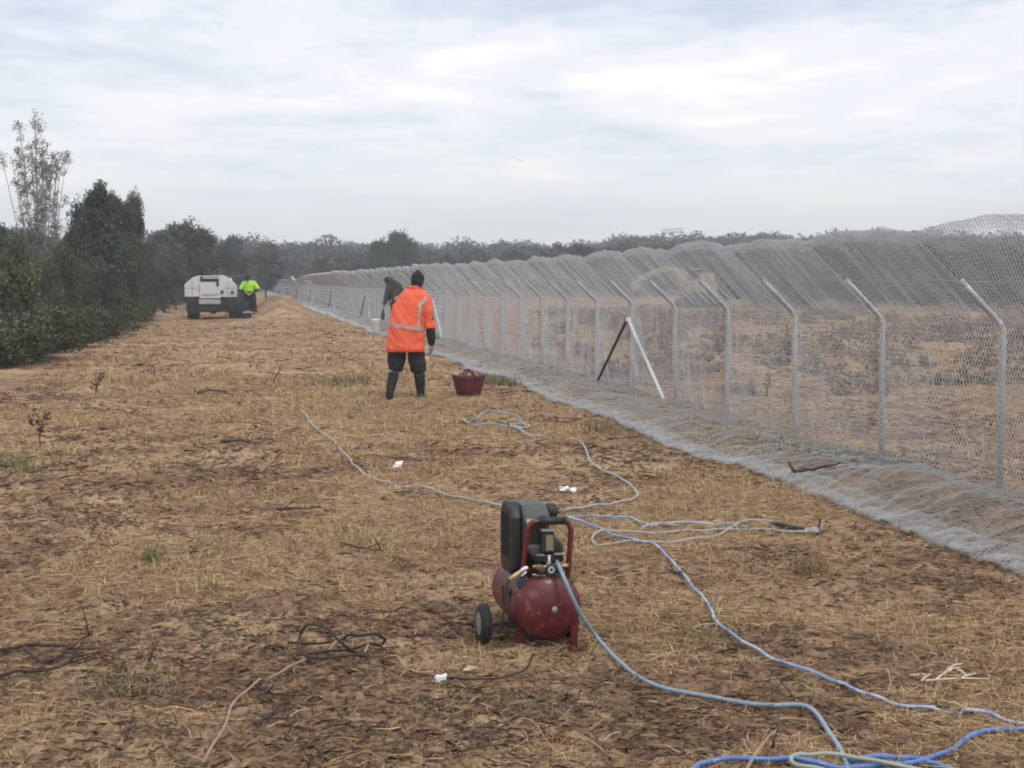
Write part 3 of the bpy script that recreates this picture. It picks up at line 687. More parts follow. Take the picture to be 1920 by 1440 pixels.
for _ in range(760):                            # woodland across the whole horizon
    px_ = rd.uniform(-260, 2200); d_ = rd.choice([rd.uniform(175, 230), rd.uniform(230, 330), rd.uniform(330, 400)]) if px_ > 395 else rd.uniform(130, 260)
    prof = np.interp(px_, [-260, 300, 420, 520, 620, 700, 780, 900, 1050, 1200, 1330, 1500, 1700, 1850, 2200], [438, 446, 452, 457, 460, 462, 461, 462, 459, 451, 449, 446, 440, 447, 444])
    top = zat(prof + rd.uniform(-1, 10) + (d_ < 230) * 5, d_)
    x = (px_ - 960) / F * d_; n_ = toSN(x, d_)[1]
    if n_ < -5 or n_ > 9.5 or (d_ > 208 and px_ < 478): items.append((x, d_, top, rd.uniform(.8, 1.5) * max(5, top * (.85 if d_ < 230 else 1.25))))
for _ in range(420):                            # near face of the wood behind the truck
    px_ = rd.uniform(240, 640); d_ = rd.choice([rd.uniform(88, 125), rd.uniform(125, 210), rd.uniform(208, 250)]); x = (px_ - 960) / F * d_
    lo = rd.random() < .5; prof = np.interp(px_, [255, 300, 400, 470, 600], [466, 446, 448, 452, 466]); n_ = toSN(x, d_)[1]
    if n_ < -5.5 or n_ > 8.5 or (d_ > 208 and px_ < 476): items.append((x, d_, rd.uniform(1.6, 2.6) if lo else zat(prof + rd.uniform(0, 22), d_), rd.uniform(3, 4.6)))
wood('woodland', 'grey green woodland filling the horizon behind the fence and track', items, .0011, 5, 60, [G4, G2, (.05, .055, .045)])
items = []
for _ in range(520):                            # nearer scrub behind the right half of the fence
    px_ = rd.uniform(1020, 2250); d_ = rd.uniform(84, 160); x = (px_ - 960) / F * d_
    if px_ < 1380: d_ += 60; x = (px_ - 960) / F * d_
    items.append((x, d_, rd.uniform(1.6, 3.4) * (1 + (d_ - 84) / 120), rd.uniform(2.2, 4.2)))
wood('scrub_belt', 'belt of dark scrub across the paddock behind the right half of the fence', items, .0011, 6, 60, [(.045, .05, .038), (.055, .05, .042), G2])

items = []
for _ in range(260):                            # low dead heath dotted over the paddock
    px_ = rd.uniform(1000, 2300); d_ = rd.uniform(22, 84); x = (px_ - 960) / F * d_
    if toSN(x, d_)[1] > 6.6: items.append((x, d_, rd.uniform(.05, .20), rd.uniform(.4, 1.2) * (1 + d_ / 60)))
wood('paddock_heath', 'low dark dead heath dotted over the paddock behind the fence', items, .0010, 8, 26, [(.26, .20, .15), (.22, .18, .14), (.30, .21, .14)])

# ---------------------------------------------------------------- hoses, cables, sticks
def hose(name, px, r, m, label, cat='hose', group=None, lifts=None, parent=None, seg=8, n=10, endcaps=None):
    pts = [at(p[0], p[1], (p[2] if len(p) > 2 else 0) + r * .8) for p in px]
    P = spline(pts, n); out = []
    lf = spline([Vector((p[2] if len(p) > 2 else 0, 0, 0)) for p in px], n)
    G = [gh(p.x, p.y) for p in P]; K2 = [max(G[max(0, i - 2):i + 3]) for i in range(len(G))]
    for i, p in enumerate(P):
        k = K2[max(0, i - 2):i + 3]
        out.append(Vector((p.x, p.y, sum(k) / len(k) + r * .8 + (lf[i].x if lf[i].x > -.004 else lf[i].x * 3) + .006 + .0012 * p.y + (.016 if cat in ('cable', 'root') else 0))))
    c = out[0].copy(); mb = MB().tube([p - c for p in out], r, seg)
    o = mb.build(name, M[m], parent, smooth=True); o.location = c
    if parent is None: set_props(o, label, cat, group)
    return o, out
# blue hose running diagonally from beside the compressor to the right edge
hose('air_hose', [(1062, 973, .03), (1085, 980, .02), (1120, 997), (1150, 1010), (1200, 1022), (1235, 1040), (1262, 1068), (1290, 1095), (1318, 1125), (1334, 1150), (1341, 1168), (1370, 1190), (1420, 1222), (1480, 1252), (1540, 1276), (1600, 1300), (1660, 1322), (1720, 1335), (1790, 1338, -.008), (1822, 1338), (1870, 1354), (1925, 1366), (1990, 1378), (2040, 1372)], .0078, 'bluepale', 'long pale blue hose snaking diagonally from behind the compressor to the right edge')
# hose from the compressor's outlet, down into the coil at the bottom edge
comp_d = at(1030, 1213).y
def pz(px, py, d): r_ = ray(px, py); return Vector((0, 0, CAM_H)) + r_ * (d / r_.y)
P_out = Vector(((1046 - 960) / F * (comp_d - .02), comp_d - .02, gh(0.2, comp_d) + .385))
hp = [pz(1044, 1052, comp_d + .0), pz(1050, 1066, comp_d - .06), pz(1062, 1094, comp_d - .10), pz(1077, 1128, comp_d - .11), pz(1096, 1163, comp_d - .08), pz(1121, 1197, comp_d - .03), at(1152, 1232, .02), at(1195, 1268, .022), at(1245, 1290, .022), at(1330, 1307, .022), at(1400, 1318, .022), at(1455, 1317, .022), at(1500, 1318, .022), at(1528, 1335, .022), at(1556, 1375, .022), at(1575, 1402, .022), at(1588, 1432, .022), at(1592, 1470, .022)]
hp = spline(hp, 10); c = hp[0].copy(); o = MB().tube([p - c for p in hp], .0098, 8).build('air_hose', M['teal'], smooth=True); o.location = c
set_props(o, 'grey blue hose leading from the compressor outlet down to the coil at the bottom', 'hose')
# bright blue coil at the bottom edge
hose('air_hose', [(1290, 1458), (1312, 1440), (1350, 1432), (1400, 1428), (1480, 1428, .01), (1530, 1437, .02), (1600, 1446), (1680, 1442), (1730, 1434), (1770, 1418), (1800, 1398), (1830, 1382), (1870, 1375), (1925, 1371), (1990, 1362)], .0095, 'blue', 'bright blue hose coiled at the bottom edge and curving up to the right edge')
hose('air_hose', [(1560, 1452), (1500, 1443, .012), (1483, 1430, .02), (1500, 1421, .025), (1540, 1421, .02), (1600, 1428, .02), (1660, 1438, .02), (1740, 1452)], .0080, 'sage', 'pale grey green hose loop lying over the blue coil at the bottom edge')
hose('air_hose', [(1590, 1434, .0), (1640, 1426, .005), (1700, 1428), (1740, 1436), (1800, 1460)], .0098, 'blue', 'short arc of blue hose beneath the pale loop at the bottom edge')
# tool hose right of the compressor
_, e = hose('air_hose', [(1515, 1003), (1470, 1003), (1400, 1001), (1330, 997), (1270, 1002), (1200, 1004, .02), (1150, 1003, .02), (1118, 1009, .01), (1110, 1017), (1120, 1024), (1160, 1025, .01), (1220, 1022, .015), (1290, 1020, .005), (1330, 1013), (1360, 1001), (1385, 988, .01), (1420, 981, .015), (1450, 981, .02)], .0062, 'pale', 'pale hose looping right of the compressor to the black tool coupling')
hose('air_hose', [(1060, 976, .02), (1100, 973), (1150, 975), (1190, 982), (1222, 992), (1250, 988), (1300, 985), (1360, 990), (1400, 995)], .0070, 'bluepale', 'thin blue hose arching across the ground right of the compressor handle')
hose('air_hose', [(1205, 1000, .012), (1208, 992), (1228, 990, .01), (1272, 990, .005)], .006, 'pale', 'short pale hose end crossing the thin blue hose')
tool = empty('hose_coupling', at(1500, 990), 0, 'black ribbed hose coupling with grey metal fitting at the end of the pale hose', 'coupling')
def rel(o, p): return Vector(p) - o.location
q0, q1, q2, q3 = (rel(tool, at(a_, b_, l_)) for a_, b_, l_ in ((1448, 981, .03), (1480, 988, .025), (1512, 995, .025), (1540, 998, .025)))
MB().tube([q0, q0.lerp(q1, .5) + Vector((0, 0, .004)), q1, q2], [.012, .018, .021, .018], 10).build('sleeve', M['black'], tool, True)
MB().tube([q2, q2.lerp(q3, .5), q3], [.021, .030, .028], 8).box(q3 + Vector((0, 0, .008)), (.035, .03, .04), (.2, .1, .5), .005).build('fitting', M['metal'], tool)
MB().box(q3 + Vector((-.012, 0, .06)), (.012, .012, .06), (0, .15, 0)).build('lever', M['dark_steel'], tool)
# left hoses
hose('air_hose', [(566, 775, .02), (574, 788), (590, 806), (612, 824), (622, 828), (633, 842), (652, 860), (658, 868), (661, 878), (678, 893), (702, 904), (722, 909), (750, 912, -.01), (785, 916), (815, 924), (845, 936), (880, 943), (915, 948), (948, 957), (975, 966)], .0075, 'pale', 'pale grey hose winding from the mid left ground to behind the compressor')
hose('air_hose', [(1060, 967), (1085, 960), (1120, 955), (1150, 950), (1180, 944), (1196, 933), (1190, 922), (1170, 907), (1135, 889), (1115, 876), (1103, 862), (1097, 846), (1088, 834), (1072, 826)], .0078, 'pale', 'kinked pale hose bending from the coil behind down to the compressor handle', lifts=None)
hose('air_hose', [(1012, 823), (995, 820), (975, 812), (958, 802), (985, 801, .03), (994, 803, .02), (985, 808), (965, 803)], .010, 'pale', 'short white hose end lying across the small coil near the maroon tub')
hose('air_hose', [(884, 800), (893, 790, .06), (912, 781, .12), (940, 777, .14), (965, 783, .10), (980, 795, .05), (984, 803), (975, 808), (940, 805), (905, 803), (888, 800)], .010, 'teal', 'small dark blue grey hose coil standing up from the ground near the maroon tub')
hose('air_hose', [(860, 790), (868, 795), (880, 803)], .010, 'pale', 'stub of white hose left of the small dark coil')
hose('air_hose', [(598, 774, -.011), (630, 768, -.006), (648, 766, -.012), (655, 765, -.006), (672, 769), (690, 775), (712, 780)], .007, 'greyhose', 'faint grey hose half sunk in the grass in front of the orange worker', n=8)
# cable loops left of the compressor
hose('electric_cable', [(585, 1247), (563, 1232), (561, 1205), (572, 1188, .06), (590, 1184, .10), (612, 1192, .10), (635, 1213, .06), (665, 1238), (690, 1243), (660, 1242), (600, 1247), (572, 1243), (600, 1238), (640, 1232), (690, 1228), (715, 1222), (721, 1211, .03), (705, 1204, .05), (672, 1203, .06), (650, 1205, .05), (635, 1215, .02), (600, 1219), (540, 1216)], .0065, 'vine', 'thin dark brown cable looped loosely left of the compressor', 'cable', seg=6)
hose('electric_cable', [(616, 1232, .0), (628, 1218, .02), (640, 1213, .03), (660, 1214, .03), (664, 1228), (690, 1228), (684, 1236)], .0055, 'root', 'thin pale cable tangled in the dark brown loop', 'cable', seg=6)
hose('electric_cable', [(732, 1249), (748, 1252), (765, 1268), (782, 1273), (812, 1274)], .0055, 'root', 'pinkish lead running to the white plug', 'cable', seg=6)
pl = empty('plug', at(822, 1277), .2, 'white plug top lying on the ground left of the compressor', 'plug')
MB().prism([(-.03, 0), (.028, -.006), (.036, .03), (.012, .022), (-.006, .026)], -.014, .014, 'y').build('plug_body', M['white'], pl, bev=.003)
MB().box((.05, 0, .006), (.04, .03, .018), (0, .1, 0), .004).build('socket', M['black'], pl)
hose('electric_cable', [(842, 1284), (870, 1287), (905, 1286), (950, 1282), (985, 1270), (1000, 1240)], .0048, 'cable', 'black lead trailing from the white plug toward the compressor', 'cable', seg=6)
hose('electric_cable', [(858, 1198, .0), (862, 1187, .02), (875, 1183, .03), (888, 1187, .01), (900, 1200), (912, 1203)], .0055, 'cable', 'short black cable hook beside the compressor wheel', 'cable', seg=6)
hose('root', [(380, 1445), (392, 1425), (410, 1398), (425, 1368), (436, 1340), (455, 1315), (480, 1293), (495, 1288), (515, 1280), (545, 1262), (572, 1250)], .0055, 'root', 'long pinkish root snaking up from the bottom edge at the left', 'root', seg=6)
def br(px, r, m, label, cat='branch', group=None, forks=0, seed=1, name='branch'):
    return branch(name, [at(p[0], p[1], (p[2] if len(p) > 2 else 0) + r * .6) for p in px], r, m, label, cat, group, forks, seed)
br([(480, 1372), (505, 1350), (528, 1330), (552, 1312)], .009, 'vine', 'short dark curved root beside the long pinkish root', 'root', name='root')
br([(470, 1288), (500, 1300), (530, 1312), (555, 1318)], .008, 'vine', 'reddish broken stick crossing the end of the long pinkish root', forks=2, seed=5)
br([(-20, 1232), (20, 1224), (60, 1218), (110, 1220), (135, 1224), (190, 1227)], .010, 'vine', 'long dark curved branch at the lower left edge', seed=3)
br([(85, 1248, .02), (110, 1240), (125, 1226), (150, 1210), (172, 1196, .04)], .009, 'vine', 'dark branch slanting up over the curved branch at the lower left', seed=4, forks=1)
br([(45, 1228), (65, 1242), (88, 1250), (112, 1248)], .008, 'vine', 'short dark stick dipping below the curved branch at the lower left', seed=6)
br([(-20, 1280), (30, 1272), (80, 1266), (120, 1258), (152, 1250)], .009, 'vine', 'lowest dark stick of the brushwood at the lower left edge', seed=7, forks=3)
br([(280, 1250), (282, 1232, .06), (296, 1212, .13)], .006, 'twig', 'upright bent twig right of the brushwood at lower left', 'twig', seed=8, name='twig', forks=1)
br([(370, 742), (400, 737, .02), (438, 744)], .022, 'twig', 'dark curved branch lying in the grass left of the orange worker', seed=9, forks=2)
br([(415, 832), (450, 830), (485, 836)], .016, 'twig', 'thin branch lying left of the pale hose start', seed=10, forks=2)
br([(520, 960), (560, 957), (600, 956)], .012, 'twig', 'dark thin branch lying flat left of the compressor in mid ground', seed=11, forks=2)
br([(640, 1025), (680, 1035), (720, 1040)], .010, 'twig', 'thin branch lying left of the compressor top', seed=12, forks=2)
br([(860, 1412), (930, 1408, .01), (1000, 1402)], .005, 'twig', 'very thin twig lying by the bottom edge below the compressor', 'twig', seed=13, name='twig', forks=1)
br([(1448, 1412), (1450, 1398, .05), (1440, 1380, .0)], .006, 'twig', 'short upright twig just above the blue coil', 'twig', seed=14, name='twig', forks=2)
br([(1487, 1316), (1465, 1290, .04), (1440, 1262, .09)], .005, 'twig', 'thin twig slanting up behind the grey green hose bend', 'twig', seed=15, name='twig')
br([(1400, 1440), (1425, 1412, .03), (1455, 1380, .06)], .007, 'root', 'pale stalk leaning above the blue coil', 'twig', seed=16, name='twig')
# standing dead stems with a few leaves
def stem(px, py, topy, seed, label, leafy=0, lean=0.0, r=.008):
    p = at(px, py); d_ = p.y; h = (py - topy) / F * d_; rd_ = random.Random(seed); o = empty('dead_stem', p, 0, label, 'dead plant')
    pts = [Vector((0, 0, -.02)), Vector((lean * .3, 0, h * .4)), Vector((lean * .6 + .03, .02, h * .75)), Vector((lean, 0, h))]; P = spline(pts, 5); mb = MB().tube(P, [r * (1 - .7 * i / len(P)) for i in range(len(P))], 5); tips_ = []
    for _ in range(7 + leafy):
        q_ = P[rd_.randint(4, len(P) - 2)]; e_ = q_ + Vector((rd_.uniform(-.25, .25) * h, rd_.uniform(-.2, .2) * h, rd_.uniform(.02, .3) * h)); mb.tube([q_, e_], [r * .45, r * .2], 4); tips_.append(tuple(e_))
    mb.build('stem', M['twig'], o)
    if leafy:
        rg_ = np.random.default_rng(seed); T_ = np.repeat(np.array(tips_), 9, 0); T_ = T_ + rg_.normal(0, .05 * h, T_.shape)
        v, q, c = leafcards(T_, .022, 0, np.array([.13, .085, .055]) * rg_.uniform(.6, 1.3, (len(T_), 1)), rg=rg_); add('leaves', np_mesh('leaves', v, q, col=c), M['leaf'], o)
stem(77, 845, 775, 1, 'thin dead stem standing at the far left of the track', 3, -.04, .010)
stem(180, 738, 702, 2, 'short dead stem with a rusty leafy top near the left scrub', 5, .03, .014)
stem(512, 722, 688, 3, 'small leaning dead stem standing left of the orange worker', 0, .12, .016)
stem(172, 1005, 975, 4, 'tiny dead stem in the left foreground grass', 0, .02, .007)
stem(1437, 742, 705, 5, 'dead stem standing in the paddock behind the fence', 2, .03, .02)
# green tufts
def tuft(px, py, h, w, n, seed, label, col, name='grass_tuft', cat='grass tuft', wd=.006):
    rg_ = np.random.default_rng(seed); p = at(px, py); x = p.x + rg_.normal(0, w, n); y = p.y + rg_.normal(0, w, n)
    cols = np.array(col) * rg_.uniform(.6, 1.3, (n, 1)); v, q, c = blades(x, y, rg_.uniform(.5, 1.1, n) * h, rg_.uniform(.6, 1.2, n) * wd, rg_.uniform(.8, 1.5, n), np.zeros(n), cols)
    v = v - np.array(p); o = add(name, np_mesh(name, v, q, col=c), M['blade']); o.location = p; set_props(o, label, None, None, 'stuff')
GT = (.13, .155, .05)
tuft(283, 1050, .15, .05, 70, 1, 'green grass tuft in the left foreground', GT)
tuft(400, 1050, .10, .08, 50, 2, 'faint green grass tuft right of the brighter green one', (.17, .17, .07))
tuft(390, 1102, .09, .05, 60, 3, 'small straw yellow tuft below the green grass tuft', (.50, .42, .20))
tuft(240, 1285, .07, .12, 260, 4, 'greyish grass tuft right of the brushwood at lower left', (.24, .22, .13))
tuft(30, 880, .20, .25, 260, 5, 'dull green grass clump by the dead stem at far left', (.15, .15, .07))
tuft(1525, 1075, .14, .07, 150, 6, 'tall brown grass tuft below the black hose coupling', (.24, .18, .09))
tuft(700, 1018, .12, .16, 260, 7, 'pale dry grass clump left of the compressor', (.46, .38, .22))
tuft(1330, 1210, .10, .12, 120, 8, 'brown grass tuft above the diagonal blue hose', (.26, .20, .10))
tuft(1270, 700, .35, .35, 260, 9, 'dry grass clump under the netting by the pale brace', (.34, .28, .15), wd=.015)
tuft(1560, 858, .10, .42, 700, 10, 'green grass patch growing through the netting skirt', (.15, .17, .08), wd=.010)
tuft(1375, 830, .12, .25, 260, 11, 'dry grass clump growing through the netting skirt', (.42, .32, .18), wd=.012)
tuft(930, 722, .25, .25, 220, 12, 'olive grass clump behind the maroon tub', (.2, .18, .09), wd=.014)
tuft(1130, 815, .2, .15, 160, 13, 'olive grass clump behind the kinked pale hose', (.2, .18, .09), wd=.010)
tuft(640, 720, .2, .3, 200, 14, 'olive grass clump left of the orange worker', (.17, .16, .09), wd=.014)
br([(1487, 888), (1500, 884, .02), (1560, 880, .02)], .02, 'twig', 'black charred branch lying under the netting skirt', seed=21, forks=4)
br([(1490, 893), (1484, 880, .12), (1478, 868, .2)], .012, 'twig', 'short dark stick poking up through the netting skirt', 'stick', seed=22, name='stick')
# litter
def litter(name, px, py, mb_f, m, label, cat, rz=0.0):
    p = at(px, py); mb = MB(); mb_f(mb); o = mb.build(name, M[m]); o.location = p; o.rotation_euler = (0, 0, rz); return set_props(o, label, cat)
litter('paper_scrap', 745, 882, lambda b_: b_.raw([(-.04, -.02, .005), (.03, -.025, .012), (.05, .03, .06), (-.015, .035, .05), (-.04, -.02, .001), (.03, -.025, .008), (.05, .03, .056), (-.015, .035, .046), (.02, -.03, 0), (.035, -.02, 0)], [(0, 1, 2, 3), (7, 6, 5, 4), (0, 3, 7, 4), (1, 0, 4, 5), (2, 1, 5, 6), (3, 2, 6, 7), (1, 8, 9, 2)]), 'white', 'bright white folded paper scrap on the ground left of centre', 'paper')
litter('plastic_scrap', 1058, 922, lambda b_: b_.box((0, 0, .02), (.075, .035, .012), (.3, -.3, .4)).box((-.02, .01, .03), (.05, .03, .006), (-.4, .2, .1)), 'white', 'white plastic scrap on the ground behind the compressor, left of a pair', 'litter')
litter('plastic_scrap', 1074, 927, lambda b_: b_.box((0, 0, .015), (.05, .04, .015), (.2, .3, -.4)).box((.01, .015, .03), (.04, .02, .006), (.5, 0, .6)), 'white', 'white plastic scrap on the ground behind the compressor, right of a pair', 'litter')
litter('plastic_scrap', 1036, 908, lambda b_: b_.box((0, 0, .01), (.03, .02, .008), (.2, .3, -.4), .002), 'white', 'tiny white plastic fleck beyond the pair of scraps', 'litter')
litter('leaf', 880, 1256, lambda b_: b_.raw([(-.03, -.01, .01), (.0, -.018, .014), (.035, .0, .02), (.0, .018, .026), (-.03, -.01, .007), (.0, -.018, .011), (.035, .0, .017), (.0, .018, .023)], [(0, 1, 2, 3), (7, 6, 5, 4), (0, 4, 5, 1), (1, 5, 6, 2), (2, 6, 7, 3), (3, 7, 4, 0)]), 'straw_stick', 'pale curled leaf lying right of the white plug', 'leaf')
sticks = [((1703, 1262), (1800, 1268)), ((1735, 1276), (1855, 1268)), ((1752, 1272), (1784, 1256)), ((1775, 1257), (1805, 1244)), ((1772, 1259), (1800, 1252)), ((1795, 1256), (1812, 1266)), ((1728, 1276), (1745, 1266)), ((1790, 1275), (1830, 1262))]
for k, (a_, b_) in enumerate(sticks):
    p0, p1 = at(*a_, .012 + .004 * (k % 3)), at(*b_, .012 + .006 * (k % 3)); o = MB().tube([p0 - p0, (p1 - p0) * .5 + Vector((0, 0, .006)), p1 - p0], [.0045, .004, .003], 5).build('bleached_stick', M['straw_stick']); o.location = p0
    set_props(o, 'bleached cream stick in the small heap right of the diagonal blue hose', 'stick', 'heap of bleached sticks')

# ---------------------------------------------------------------- air compressor
CP = at(1030, 1216); comp = empty('air_compressor', (CP.x, CP.y, gh(CP.x, CP.y)), R(13), 'dark red portable air compressor with grey motor housing standing in the foreground', 'compressor')
TR, TZ, TL = .151, .192, .56
mb = MB(); prof = [(-.040, .001), (-.038, .035), (-.031, .075), (-.018, .112), (-.002, .136), (.012, .147), (.02, TR - .001), (.024, TR + .0035), (.030, TR + .0035), (.032, TR)]
prof += [(TL - .03, TR), (TL - .02, TR - .002), (TL, .135), (TL + .02, .1), (TL + .035, .05), (TL + .04, .001)]
mb.lathe((0, 0, TZ), (0, 1, 0), prof, 48); tank = mb.build('tank', M['red'], comp, True)
MB().lathe((.012, -.034, TZ - .002), (0, -1, 0), [(-.01, .019), (.004, .019), (.006, .012), (.009, .012), (.011, .004)], 6).build('drain_plug', M['metal'], tank)
MB().box((-.148, .22, TZ + .01), (.012, .15, .09), (0, -.06, 0), .004).build('rating_plate', M['dark_steel'], tank)
for sx_ in (-1, 1):                              # front feet
    b_ = MB().prism([(-.012, .11), (.012, .11), (.010, -.015), (-.004, -.015)], sx_ * .115 - .017, sx_ * .115 + .017, 'x'); b_.box((sx_ * .115, .0, -.004), (.045, .04, .022), None, .005); b_.v = [(x_, y_ + (.09 if sx_ < 0 else 0), z_) for x_, y_, z_ in b_.v]; b_.build('foot', M['red_tube'], comp)
b_ = MB().box((0, .19, .075), (.30, .05, .018)).tube([(-.26, .20, .088), (.15, .20, .088)], .008, 8); b_.build('axle', M['dark_steel'], comp)
for sx_ in (-1, 1):
    w_ = empty('wheel', (-.262 if sx_ < 0 else .150, .20, .090), 0, None, None); w_.parent = comp
    MB().lathe((-.024, 0, 0), (1, 0, 0), [(0, .055), (.002, .082), (.010, .092), (.024, .095), (.038, .092), (.046, .082), (.048, .055)], 28).build('tyre', M['rubber'], w_, True)
    MB().lathe((-.026, 0, 0), (1, 0, 0), [(0, .012), (.001, .052), (.004, .056), (.048, .056), (.051, .052), (.052, .012)], 20).build('rim', M['metal'], w_)
# handle
hz0, hz1 = .300, .582; hl = [(-.118, .055, hz0 - .02), (-.112, .05, .36), (-.100, .035, .50), (-.092, .03, hz1 - .03), (-.078, .03, hz1 - .008), (-.052, .03, hz1), (.07, .03, hz1), (.090, .03, hz1 - .008), (.106, .03, hz1 - .035), (.106, .03, .50), (.099, .04, .36), (.094, .05, hz0)]
han = MB().tube(spline(hl, 4), .0125, 10).build('handle', M['red_tube'], comp, True)
MB().tube([(-.045, .03, hz1), (0, .03, hz1 + .001), (.082, .03, hz1)], .0185, 12).build('grip', M['black'], han, True)
MB().lathe((-.118, .03, hz0), (0, -1, 0), [(-.03, .024), (.0, .026), (.012, .018)], 10).build('bolt', M['dark_steel'], han); MB().lathe((.094, .03, hz0), (1, 0, 0), [(-.01, .014), (.022, .014), (.026, .009)], 8).build('bolt', M['dark_steel'], han)
# saddle, motor with housing, belt guard
MB().box((0, .25, TZ + TR + .006), (.22, .34, .014), None, .003).box((-.05, .25, TZ + TR - .01), (.02, .30, .04)).box((.05, .25, TZ + TR - .01), (.02, .30, .04)).build('saddle', M['red_tube'], comp)
b_ = MB(); gp = [(.11, .325), (.29, .325), (.32, .37), (.32, .58), (.29, .635), (.25, .655), (.17, .655), (.13, .64), (.10, .59), (.09, .36)]
b_.prism(gp, -.158, -.103, 'x'); bg_ = b_.build('belt_guard', M['black'], comp, bev=.012)
b_ = MB()
for k in range(4): b_.box((-.159, .145 + k * .04, .50), (.006, .010, .20))
b_.build('vent', M['rubber'], bg_)
b_ = MB(); front = [(.135, .648), (.28, .652), (.31, .60), (.31, .40), (.18, .40), (.105, .45), (.060, .57), (.075, .61)]
b_.prism(front, -.103, .022, 'x'); hs = b_.build('housing', M['shroud'], comp, bev=.016)
b_ = MB().prism([(-.105, .47), (-.055, .40), (.02, .40), (.035, .47)], .06, .20, 'y'); b_.build('lower_cowl', M['shroud'], hs, bev=.01)
sl = math.atan2(.06, .035)
MB().box((-.075, .050, .578), (.037, .004, .026), (-.25, 0, .0)).build('sticker', M['label'], hs)
MB().box((-.018, .055, .592), (.036, .012, .020), (-.3, 0, 0), .003).build('slot', M['black'], hs)
MB().lathe((.030, .20, .600), (1, 0, 0), [(0, .036), (.012, .040), (.040, .040), (.052, .034), (.054, .01)], 18).build('air_filter', M['black'], comp, True)
b_ = MB()
for k in range(8): b_.box((-.01, .22, .37 + k * .014), (.15, .16, .006))
b_.box((-.01, .22, .42), (.11, .12, .13)); b_.build('cylinder_fins', M['dark_steel'], comp)
MB().lathe((.02, .11, .44), (0, -1, 0), [(0, .066), (.03, .066), (.05, .05), (.055, .01)], 20).build('motor_end', M['black'], comp, True)
# pressure switch and regulator group in front of the motor
sw = MB().box((.002, .045, .485), (.056, .05, .10), None, .006).build('pressure_switch', M['dark_steel'], comp)
MB().box((.005, .018, .484), (.034, .004, .070)).build('switch_label', M['tan_label'], sw)
MB().box((-.002, .04, .542), (.062, .05, .010)).build('switch_cap', M['metal'], sw)
MB().lathe((-.006, .04, .547), (0, 0, 1), [(0, .012), (.014, .012), (.018, .009)], 10).build('switch_knob', M['red_tube'], sw, True)
rg_o = MB().box((-.002, .02, .415), (.135, .045, .034), None, .006).build('manifold', M['black'], comp)
MB().box((-.045, .002, .434), (.036, .03, .005)).box((.048, .002, .435), (.05, .03, .005)).build('bracket', M['metal'], rg_o)
MB().tube([(0, .015, .34), (0, .015, .43)], .013, 10).tube([(-.06, .015, .375), (.055, .015, .375)], .011, 10).build('pipe', M['metal'], rg_o, True)
MB().lathe((.004, .0, .368), (0, -1, 0), [(0, .022), (.016, .022), (.02, .019), (.021, .002)], 18).build('gauge', M['black'], rg_o, True)
MB().lathe((.004, -.0195, .368), (0, -1, 0), [(0, .0165), (.0012, .0165)], 16).build('gauge_face', M['greyband'], rg_o)
for gx, gr in ((-.038, .018), (.04, .020)):
    MB().lathe((gx, .0, .366), (0, -1, 0), [(0, gr), (.014, gr), (.017, gr * .85), (.018, .002)], 16).build('gauge', M['dark_steel'], rg_o, True)
MB().tube([(-.075, .01, .38), (-.045, .0, .385)], .008, 8).lathe((-.05, -.003, .383), (0, -1, 0), [(0, .012), (.01, .012)], 8).build('brass_fitting', M['brass'], rg_o); MB().lathe((.055, 0, .38), (1, 0, 0), [(0, .010), (.02, .012), (.03, .009)], 8).build('brass_fitting', M['brass'], rg_o)
MB().tube([(.05, .01, .382), (.092, .01, .384)], .004, 6).tube([(-.08, .0, .345), (-.02, .0, .338)], .005, 6).build('valve_lever', M['metal'], rg_o)
MB().tube([(-.02, .02, .33), (.02, .02, .33)], .018, 8).build('red_fitting', M['red_tube'], rg_o)
MB().tube(spline([(.02, .03, .34), (.05, .1, .36), (.075, .2, .46), (.06, .25, .52)], 5), .006, 6).build('delivery_pipe', M['metal'], comp, True)
# yellow handled blow gun hung on the handle foot with its thin dark lead
bgun = empty('blow_gun', comp.matrix_basis @ Vector((-.165, -.01, .345)), R(13), 'small yellow handled blow gun hooked on the compressor handle foot with a dark lead', 'blow gun')
MB().tube([(-.022, 0, -.014), (.002, 0, .003), (.028, 0, .020)], [.008, .009, .007], 8).build('grip', M['yellow'], bgun, True)
MB().tube([(.028, 0, .020), (.05, 0, .034), (.062, 0, .036)], [.008, .009, .006], 8).tube([(.03, -.004, -.002), (.055, -.004, .018)], .004, 6).build('nozzle', M['white'], bgun, True)
MB().tube(spline([(-.022, 0, -.014), (-.034, -.005, -.04), (-.045, -.01, -.10), (-.052, -.01, -.17), (-.060, .0, -.235), (-.064, .03, -.262)], 6), .0055, 7).build('lead', M['cable'], bgun, True)

# ---------------------------------------------------------------- maroon tub
TB = at(879, 741); tub = empty('tub', TB, .1, 'maroon rubber tub with two looped handles on the ground right of the orange worker', 'tub')
td = TB.y; w_ = 64 / F * td / 2; h_ = (741 - 703) / F * td
b_ = MB(); seg = 32; prof = [(.0, .66), (.02, .70), (.5, .86), (.93, .985), (1.0, 1.03), (1.0, .99), (.93, .955), (.1, .66)]
vs = []
for (tz, tr) in prof:
    for k in range(seg):
        a = 2 * math.pi * k / seg; up = .06 * math.cos(2 * a) * tz - .05 * tz
        vs.append((math.cos(a) * w_ * tr, math.sin(a) * w_ * .92 * tr, h_ * (tz + up) + .004))
fs = [(i * seg + k, i * seg + (k + 1) % seg, (i + 1) * seg + (k + 1) % seg, (i + 1) * seg + k) for i in range(len(prof) - 1) for k in range(seg)] + [tuple(range(seg))[::-1], tuple((len(prof) - 1) * seg + k for k in range(seg))]
b_.raw(vs, fs).build('body', M['tub'], tub, True)
